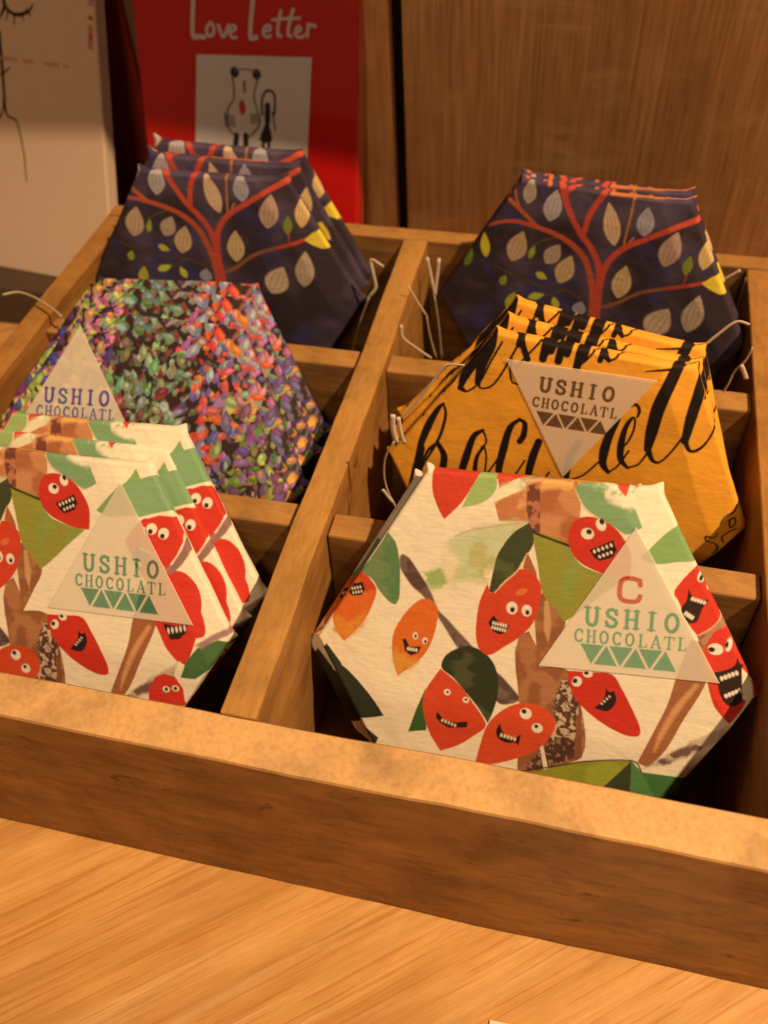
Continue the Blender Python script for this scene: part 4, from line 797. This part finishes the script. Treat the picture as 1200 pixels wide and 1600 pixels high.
# lettering for the stickers: slab-serif capitals as pen strokes in a 1 x 1 box
def arc(cx, cy, rx, ry, a0, a1, n=14): return [(cx+rx*math.cos(math.radians(a0+(a1-a0)*k/n)), cy+ry*math.sin(math.radians(a0+(a1-a0)*k/n))) for k in range(n+1)]
GL = {
 'U': [([(.2, 1), (.2, .38), (.24, .15), (.38, .03), (.55, .01), (.7, .1), (.77, .28), (.78, .5), (.78, 1)], 1), ([(.04, .98), (.38, .98)], .55), ([(.62, .98), (.95, .98)], .55)],
 'S': [([(.76, .72), (.7, .9), (.5, .98), (.3, .93), (.2, .76), (.28, .6), (.5, .5), (.7, .4), (.79, .24), (.7, .07), (.48, .0), (.28, .06), (.18, .26)], .95), ([(.79, .68), (.79, .98)], .45), ([(.16, .02), (.16, .3)], .45)],
 'H': [([(.22, 0), (.22, 1)], 1), ([(.78, 0), (.78, 1)], 1), ([(.22, .5), (.78, .5)], .6), ([(.06, .98), (.38, .98)], .5), ([(.62, .98), (.94, .98)], .5), ([(.06, .02), (.38, .02)], .5), ([(.62, .02), (.94, .02)], .5)],
 'I': [([(.5, 0), (.5, 1)], 1), ([(.3, .98), (.7, .98)], .55), ([(.3, .02), (.7, .02)], .55)],
 'O': [(arc(.5, .5, .34, .48, 0, 360, 24), .95)],
 'C': [(arc(.54, .5, .36, .48, 42, 318, 20), .95), ([(.84, .7), (.84, .98)], .45), ([(.84, .02), (.84, .26)], .3)],
 'L': [([(.3, 0), (.3, 1)], 1), ([(.12, .98), (.5, .98)], .5), ([(.12, .02), (.84, .02)], .55), ([(.84, .02), (.84, .28)], .5)],
 'A': [([(.14, 0), (.5, 1)], .7), ([(.5, 1), (.86, 0)], 1), ([(.28, .32), (.74, .32)], .5), ([(.02, .02), (.3, .02)], .5), ([(.7, .02), (1, .02)], .5)],
 'T': [([(.5, 0), (.5, 1)], 1), ([(.08, .97), (.92, .97)], .6), ([(.08, .97), (.08, .74)], .5), ([(.92, .97), (.92, .74)], .5), ([(.32, .02), (.68, .02)], .5)],
}
def word(a, txt, cx, cy, width, h, c, pen):
    n = len(txt); adv = width/n
    for k, ch in enumerate(txt):
        wl = adv*.84; x0 = cx-width/2+adv*k+(adv-wl)/2
        for pts, r in GL[ch]:
            q = [(x0+px*wl, cy-h/2+py*h) for px, py in pts]
            pp = []
            for s0, s1 in zip(q[:-1], q[1:]): pp.append((s0, s1))
            for s0, s1 in pp: a.stroke([s0, s1], [pen*r, pen*r], c, .025)
def sticker_mesh(name, side, n, ink, red_c, inverted, mat):
    # equilateral, base along x, centroid at the origin
    H = side*AP; I, J = np.meshgrid(np.arange(n+1), np.arange(n+1), indexing='ij'); ok = I+J <= n
    idx = -np.ones(I.shape, int); idx[ok] = np.arange(ok.sum()); i = I[ok]; j = J[ok]
    P = np.stack([-side/2+(i+.5*j)*side/n, -H/3+j*H/n], 1)
    if inverted: P[:, 1] *= -1
    A, B, C_, D = idx[:-1, :-1], idx[1:, :-1], idx[:-1, 1:], idx[1:, 1:]
    f1 = np.stack([A, B, C_], -1).reshape(-1, 3); f2 = np.stack([B, D, C_], -1).reshape(-1, 3)
    F = np.vstack([f1[(f1 >= 0).all(1)], f2[(f2 >= 0).all(1)]])
    if inverted: F = F[:, ::-1]
    a = Art(P, alb((255, 212, 172)))
    if not inverted:
        top = H*2/3; Y = lambda f: top-f*H
        if red_c:
            a.stroke([(x, y) for x, y in [( .38-.42+.04, 0)]]*2, [.001, .001], ink)
            q = [(.36, .2), (.3, .36), (.05, .42), (-.22, .38), (-.34, .2), (-.35, -.18), (-.24, -.37), (.05, -.42), (.3, -.37), (.37, -.2)]
            a.stroke([(-.08+x*.95, Y(.42)+y) for x, y in q], [.085]*10, (214, 56, 34))
            a.stroke([(-.08+.36*.95, Y(.42)+.2), (-.08+.36*.95, Y(.42)+.4)], [.05, .05], (214, 56, 34))
        word(a, 'USHIO', 0.05, Y(.62), 3.35, .66, ink, .064); word(a, 'CHOCOLATL', 0.03, Y(.758), 3.95, .46, ink, .038)
        ty, th, wt = Y(.882), .74, 3.0
    else:
        top = H/3; Y = lambda f: top-f*H
        word(a, 'USHIO', 0.0, Y(.175), 3.05, .60, ink, .066); word(a, 'CHOCOLATL', 0.02, Y(.335), 3.45, .42, ink, .042)
        ty, th, wt = Y(.475), .62, 2.65
    for k in range(6):
        c = -wt/2+wt*(k+.5)/6; hw = wt/6*.8; s_ = 1 if k % 2 == 0 else -1
        a.poly([(c-hw, ty+s_*th/2), (c+hw, ty+s_*th/2), (c, ty-s_*th/2)], ink, .025)
        if False: pass
    z = .012*(vnoise(P, .6, 1)-.5)
    N0 = len(P); th_ = .012
    V = np.vstack([np.column_stack([P, z]), np.column_stack([P, z-th_])])*S
    # border wall
    edge = [idx[k, 0] for k in range(n)]+[idx[n-k, k] for k in range(n)]+[idx[0, n-k] for k in range(n)]
    e = np.array(edge); e2 = np.roll(e, -1); Q = np.stack([e, e+N0, e2+N0, e2], 1)
    if inverted: Q = Q[:, ::-1]
    Tt = F
    me = bpy.data.meshes.new(name)
    me.vertices.add(len(V)); me.vertices.foreach_set('co', V.astype(np.float32).ravel())
    me.loops.add(len(Tt)*3+len(Q)*4); me.loops.foreach_set('vertex_index', np.concatenate([Tt.ravel(), Q.ravel()]).astype(np.int32))
    me.polygons.add(len(Tt)+len(Q)); me.polygons.foreach_set('loop_start', np.concatenate([np.arange(len(Tt))*3, len(Tt)*3+np.arange(len(Q))*4]).astype(np.int32))
    me.polygons.foreach_set('use_smooth', np.concatenate([np.ones(len(Tt), bool), np.zeros(len(Q), bool)]))
    me.update(calc_edges=True); me.validate(); store(me, np.vstack([a.c, a.c])); me.materials.append(mat)
    return me

# ------------------------------------------------------------------ boards
def board(name, lo, hi, mat, parent=None, bevel=.12, wob=.05, seed=0, step=1.2, tilt=0):
    lo = Vector(lo); hi = Vector(hi); c = (lo+hi)/2; d = hi-lo
    bm = bmesh.new(); bmesh.ops.create_cube(bm, size=1)
    for v in bm.verts: v.co = Vector((v.co.x*d.x, v.co.y*d.y, v.co.z*d.z))
    bmesh.ops.bevel(bm, geom=list(bm.edges), offset=bevel, segments=3, profile=.6, affect='EDGES')
    for ax in range(3):
        if d[ax] > 3:
            nn = Vector((0, 0, 0)); nn[ax] = 1; k = int(d[ax]/step)
            for i in range(1, k):
                co = Vector((0, 0, 0)); co[ax] = -d[ax]/2+d[ax]*i/k
                bmesh.ops.bisect_plane(bm, geom=list(bm.verts)+list(bm.edges)+list(bm.faces), plane_co=co, plane_no=nn)
    for v in bm.verts:
        p = v.co+c; o = mnoise.noise_vector(Vector((p.x*.16+seed, p.y*.16, p.z*.16)))*wob + mnoise.noise_vector(Vector((p.x*.7, p.y*.7+seed, p.z*.7)))*wob*.45
        v.co += o
    for v in bm.verts: v.co *= S
    me = bpy.data.meshes.new(name); bm.to_mesh(me); bm.free()
    for p in me.polygons: p.use_smooth = True
    me.materials.append(mat)
    o = bpy.data.objects.new(name, me); col.objects.link(o)
    if parent is not None: o.parent = parent; o.location = c*S - parent.location
    else: o.location = c*S
    me.set_sharp_from_angle(angle=math.radians(35))
    return o

H = CAM['H']; XL, XR, D_ = CAM['XL'], CAM['XR'], CAM['D']; T_ = CAM['T']; TF = CAM['tf']; TC = CAM['tc']; TM = 1.3; TL = CAM['tl']
# table top
tb = board('table_top', (-70, -45, -H-3.2), (75, 60, -H-.004), W_table, None, bevel=.2, wob=0, step=30)
tag(tb, kind='structure')

tray = empty('compartment_tray', (0, 14, -H))
tag(tray, 'worn golden brown wooden tray split into six compartments, standing on the oak table', 'tray')
board('front_panel', (XL-TL-.3, -TF, -H), (XR+2.6, 0, 0), W_front, tray, bevel=.16, wob=.07, seed=1)
board('back_panel', (XL-TL, D_, -H), (XR+2.6, D_+T_, -.02), W_cross, tray, seed=2)
board('side_panel', (XL-TL, .02, -H), (XL, D_-.02, -.03), W_side, tray, seed=3)
board('side_panel', (XR, .02, -H), (XR+2.6, D_-.02, -.03), W_side, tray, seed=4)
board('base_panel', (XL+.02, .03, -H), (XR-.02, D_-.03, -8.45), W_base, tray, wob=.02, seed=5)
board('middle_divider', (-TM/2, .02, -8.43), (TM/2, D_-.02, .02), W_mid, tray, bevel=.1, wob=.09, seed=6)
for k, (x0, x1, y1) in enumerate(((XL+.03, -TM/2-.02, CAM['yl1']), (XL+.03, -TM/2-.02, CAM['yl2']), (TM/2+.02, XR-.03, CAM['yr1']), (TM/2+.02, XR-.03, CAM['yr2']))):
    board('cross_divider', (x0, y1-TC, -8.43), (x1, y1, CAM['zc']), W_cross, tray, bevel=.14, wob=.06, seed=7+k)

# ------------------------------------------------------------------ shelf unit behind
# walnut back panel of the shelf, the upright beside it and the recess on the left
pn = board('wood_panel', (-2.45, 38, -H), (52, 40, 25.9), W_panel, None, wob=.0, bevel=.05, step=9)
tag(pn, 'dark walnut veneer panel with vertical grain standing behind the right compartments', 'panel')
po = board('shelf_upright', (-5.8, 37.6, -H), (-3.12, 38.6, 25.9), W_post, None, wob=.0, bevel=.06, step=9)
tag(po, 'narrow brown wooden upright between the red book and the walnut panel', 'shelf post')
rc = board('recess_wall', (-60, 46.2, -H), (6, 47.4, 25.9), W_dark, None, wob=0, bevel=.05, step=20)
tag(rc, 'dark wall at the back of the shelf recess behind the books', 'wall')
DGREY = plain('dark_grey_laminate', (.085, .06, .05), .55)
rs = board('display_riser', (-62, 30.7, -H), (-5.35, 46.1, -7.0), DGREY, None, wob=0, bevel=.08, step=20)
tag(rs, 'low dark grey display riser under the white illustrated card', 'riser')
sh = board('overhead_shelf', (-62, 27.0, 26), (60, 45.5, 28), W_post, None, wob=0, bevel=.1, step=20)
sh.rotation_euler.z = -.06
tag(sh, 'wooden shelf board above the books, shading their upper halves', 'shelf')

def slab(name, frame, x0, x1, y0, y1, thick, nx, base, art, mat, bw=.0):
    A0, hh, uu = (np.array(v) for v in frame); nrm = np.cross(hh, uu)
    xs = np.linspace(x0, x1, nx); ny = max(2, int(nx*(y1-y0)/(x1-x0))); ys = np.linspace(y0, y1, ny)
    X, Y = np.meshgrid(xs, ys, indexing='ij'); P = np.stack([X.ravel(), Y.ravel()], 1)
    a = Art(P, alb(base)); a.run(art)
    idx = np.arange(nx*ny).reshape(nx, ny); Q = np.stack([idx[:-1, :-1], idx[1:, :-1], idx[1:, 1:], idx[:-1, 1:]], -1).reshape(-1, 4)
    d = np.minimum.reduce([P[:, 0]-x0, x1-P[:, 0], P[:, 1]-y0, y1-P[:, 1]]); z = -.12*np.clip(1-d/.12, 0, 1)**2
    bd = np.concatenate([idx[:, 0], idx[-1, 1:], idx[-2::-1, -1], idx[0, -2:0:-1]]); NB = len(bd); N0 = len(P)
    V = np.vstack([np.column_stack([P, z]), np.column_stack([P[bd], np.full(NB, -thick)])])*S
    k = np.arange(NB); k2 = (k+1) % NB
    W = np.stack([bd[k], N0+k, N0+k2, bd[k2]], 1)
    faces = np.vstack([Q, W]).tolist()+[list(range(N0+NB-1, N0-1, -1))]
    me = bpy.data.meshes.new(name); me.from_pydata(V.tolist(), [], faces); me.update()
    for p in me.polygons: p.use_smooth = False
    store(me, np.vstack([a.c, np.tile(np.array(alb(base)), (NB, 1))])); me.materials.append(mat)
    o = bpy.data.objects.new(name, me); col.objects.link(o); place(o, A0, hh, uu, nrm); return o
c_ = slab('illustrated_card', CARD, -9, 9.1, 0.0, 23, 1.0, 420, (232, 178, 132), ART_CARD, CARDM)
tag(c_, 'large white card with black twig drawing and tiny red lettering, leaning at the far left', 'card')
b_ = slab('picture_book', BOOK, .75, 13.75, 0.02, 24, 1.6, 380, (200, 20, 14), ART_BOOK, BOOKM)
tag(b_, 'glossy red book titled Love Letter with a bear and a girl on its cover', 'book')
MAR = plain('maroon_cloth', (.40, .05, .035), .7); TAUPE = plain('taupe_card', (.3, .19, .13), .7)
mb = board('maroon_box', (-27.4, 41.5, -6.98), (-20.95, 46, 20), MAR, None, wob=.02, bevel=.15, step=10)
tag(mb, 'dark maroon box standing in shadow between the white card and the red book', 'box')
tb2 = board('brown_folder', (-20.85, 41.8, -6.98), (-19.1, 46, 20), TAUPE, None, wob=.02, bevel=.1, step=10)
tag(tb2, 'thin taupe brown folder standing in shadow just left of the red book', 'folder')

# ------------------------------------------------------------------ packets
TH = 1.0
def packet(key, me, label, group=None):
    Cc, u, v, n, R = FRAMES[key]
    o = link('chocolate_packet', me); place(o, Cc, u, v, n)
    tag(o, label, 'chocolate packet', group); return o
def add_sticker(o, key, zf, ink, red_c=False):
    (cx, cy), ang, side, inv = STICK[key]
    me = sticker_mesh('sticker', side, 200, ink, red_c, inv, STICKER)
    s = link('sticker', me, None, o); z = max(zf(cx, cy), zf(cx+2, cy-1), zf(cx-2, cy-1), zf(cx, cy+2))
    if inv: z = max(zf(cx, cy), zf(cx+2, cy+1), zf(cx-2, cy+1), zf(cx, cy-2))
    s.location = (cx*S, cy*S, (z+.03)*S); s.rotation_euler = (0, 0, ang)
    # drape the sheet on the wrapper
    co = np.empty(len(me.vertices)*3); me.vertices.foreach_get('co', co); co = co.reshape(-1, 3)
    return s
RN = {k: FRAMES[k][4] for k in FRAMES}
def stack(keys, me, labels, group):
    return [packet(k, me, l, group) for k, l in zip(keys, labels)]
# front right: white paper with cocoa-pod faces
me_w, zw = hex_mesh('cocoa_face_wrapper', RN['whiteR'], TH, 220, lambda p: art_white(p), PAPER, seed=1)
G1 = 'white packets printed with smiling red cocoa pods'
a = stack(['whiteR', 'whiteR2'], me_w, ['white pod-face packet with a red C on its sticker, in the near right compartment',
    'white pod-face packet without sticker tucked behind the one marked with a red C'], G1)
add_sticker(a[0], 'whiteR', zw, (78, 150, 104), True)
me_w2, zw2 = hex_mesh('cocoa_face_wrapper', RN['whiteL'], .88, 200, lambda p: art_white(p, True, (1.85, .12)), PAPER, seed=2, bevel=1.35, drop=.26)
a = stack(['whiteL', 'whiteL2', 'whiteL3'], me_w2, ['white pod-face packet with green lettered triangle sticker, front of the near left stack of three',
    'middle packet of the three white pod-face packets in the near left compartment',
    'rearmost of the three white pod-face packets, against the multicoloured packets'], G1)
me_w3, _z = hex_mesh('cocoa_face_wrapper', RN['whiteL'], .88, 170, lambda p: art_white(p, True, (1.4, .4)), PAPER, seed=9, bevel=1.35, drop=.26)
for o in a[1:]: o.data = me_w3
add_sticker(a[0], 'whiteL', zw2, (44, 130, 84))
me_y, zy = hex_mesh('lettered_yellow_wrapper', RN['yellow'], TH, 190, art_yellow, PAPER, seed=3, bevel=1.25, drop=.26)
G2 = 'yellow packets with black script lettering'
a = stack(['yellow', 'yellow2', 'yellow3'], me_y, ['yellow packet with black script and an upside-down triangle sticker, front of its stack',
    'middle packet of the three yellow packets with black script',
    'rearmost yellow packet, highest top edge, against the dark tree-print packets'], G2)
add_sticker(a[0], 'yellow', zy, (60, 48, 44))
me_p, zp = hex_mesh('multicolour_wrapper', RN['purp'], TH, 190, art_confetti, CLOTHY, seed=4, bevel=1.25, drop=.26)
G3 = 'multicoloured leaf-print packets'
a = stack(['purp', 'purp2', 'purp3'], me_p, ['multicoloured leaf-print packet with a blue lettered triangle sticker, front of its stack',
    'middle packet of the three multicoloured leaf-print packets',
    'rearmost multicoloured leaf-print packet, against the dark tree-print packets'], G3)
add_sticker(a[0], 'purp', zp, (70, 66, 140))
me_n, zn = hex_mesh('tree_print_wrapper', RN['navyR'], TH, 170, lambda p: art_navy(p), CLOTHY, seed=5, drop=.26)
me_n2, zn2 = hex_mesh('tree_print_wrapper', RN['navyL'], TH, 160, lambda p: art_navy(p, (.62, -.33)), CLOTHY, seed=6, bevel=1.5, drop=.26)
G4 = 'dark blue packets printed with a red tree'
stack(['navyR', 'navyR2'], me_n, ['dark blue packet with a red tree print, front one in the far right compartment',
    'dark blue tree-print packet almost hidden behind the far right front one'], G4)
nl = stack(['navyL', 'navyL2', 'navyL3'], me_n2, ['dark blue packet with a red tree print, front of the far left stack of three',
    'middle packet of the three dark blue tree-print packets in the far left compartment',
    'rearmost dark blue tree-print packet, nearest to the red book'], G4)

for o, sh_, sd in ((nl[1], (.95, -.05), 11), (nl[2], (.4, -.5), 12)):
    o.data, _z = hex_mesh('tree_print_wrapper', RN['navyL'], TH, 120, lambda p: art_navy(p, sh_), CLOTHY, seed=sd, bevel=1.4, drop=.26)

# ------------------------------------------------------------------ ties and threads
def tube(name, pts, r, mat, flat=1.0, seg=8):
    P = [Vector(p) for p in pts]; Q = [P[0]*2-P[1]]+P+[P[-1]*2-P[-2]]; path = []
    for k in range(1, len(Q)-2):
        for t in (0, .2, .4, .6, .8):
            path.append(.5*((2*Q[k])+(-Q[k-1]+Q[k+1])*t+(2*Q[k-1]-5*Q[k]+4*Q[k+1]-Q[k+2])*t*t+(-Q[k-1]+3*Q[k]-3*Q[k+1]+Q[k+2])*t**3))
    path.append(P[-1]); bm = bmesh.new(); rings = []
    for k, p in enumerate(path):
        d = (path[min(k+1, len(path)-1)]-path[max(k-1, 0)]).normalized(); a = d.cross(Vector((0, 1, .3))).normalized(); b = d.cross(a)
        rings.append([bm.verts.new((p+a*r*math.cos(6.2832*j/seg)+b*r*flat*math.sin(6.2832*j/seg))*S) for j in range(seg)])
    for A_, B_ in zip(rings[:-1], rings[1:]):
        for j in range(seg): bm.faces.new((A_[j], A_[(j+1) % seg], B_[(j+1) % seg], B_[j]))
    bm.faces.new(rings[0][::-1]); bm.faces.new(rings[-1])
    bmesh.ops.recalc_face_normals(bm, faces=bm.faces)
    me = bpy.data.meshes.new(name); bm.to_mesh(me); bm.free()
    for p in me.polygons: p.use_smooth = True
    me.materials.append(mat); o = bpy.data.objects.new(name, me); col.objects.link(o); return o
TL_ = ['long white tie arching over the left side of the tray', 'faint clear thread hanging from the tie on the left side of the tray',
 'hooked white tie beside the far left dark blue packets', 'thin thread below the hooked white tie in the far left compartment',
 'left arm of the white V-shaped tie left of the far right dark packets', 'right arm of the white V-shaped tie left of the far right dark packets',
 'thin thread falling from the V-shaped white tie', 'slanting pale tie crossing the top of the middle divider', 'thin thread below the slanting pale tie by the middle divider',
 'bent white tie lying towards the far right cross divider', 'long white tie running along the left edge of the yellow packets',
 'upright white tie end at the left corner of the yellow packets, the left one', 'upright white tie end at the left corner of the yellow packets, the right one',
 'looping thread under the left corner of the yellow packets', 'short white tie end low beside the yellow packets',
 'curved white tie at the top right corner of the yellow packets', 'drooping thread at the right wall beside the far right compartment', 'short white tie end hanging on the drooping thread at the right wall',
 'short white tie poking out right of the far right dark packet by its yellow leaf', 'fine thread hanging at the far right corner of the tray']
for (kind, pts, r), lb in zip(CORDS, TL_):
    o = tube('packet_tie' if kind == 'strip' else 'thread', pts, r*.55 if kind == 'strip' else r*.7, TIE if kind == 'strip' else THREAD, .45 if kind == 'strip' else 1)
    tag(o, lb, 'tie' if kind == 'strip' else 'thread', 'white ties and threads on the packets')
# price card on the table
PC = plain('price_card_stock', (.78, .74, .68), .7)
pc = board('price_card', (-4.5, -5.6, -.04), (4.5, 0, .04), PC, None, wob=0, bevel=.015, step=3)
pc.location = Vector((9.65+4.45, -4.6-2.9, -H+.06))*S; pc.rotation_euler = (0, 0, .02)
tag(pc, 'plain white paper card on the table at the bottom edge of the picture', 'card')

sc.render.engine = 'CYCLES'
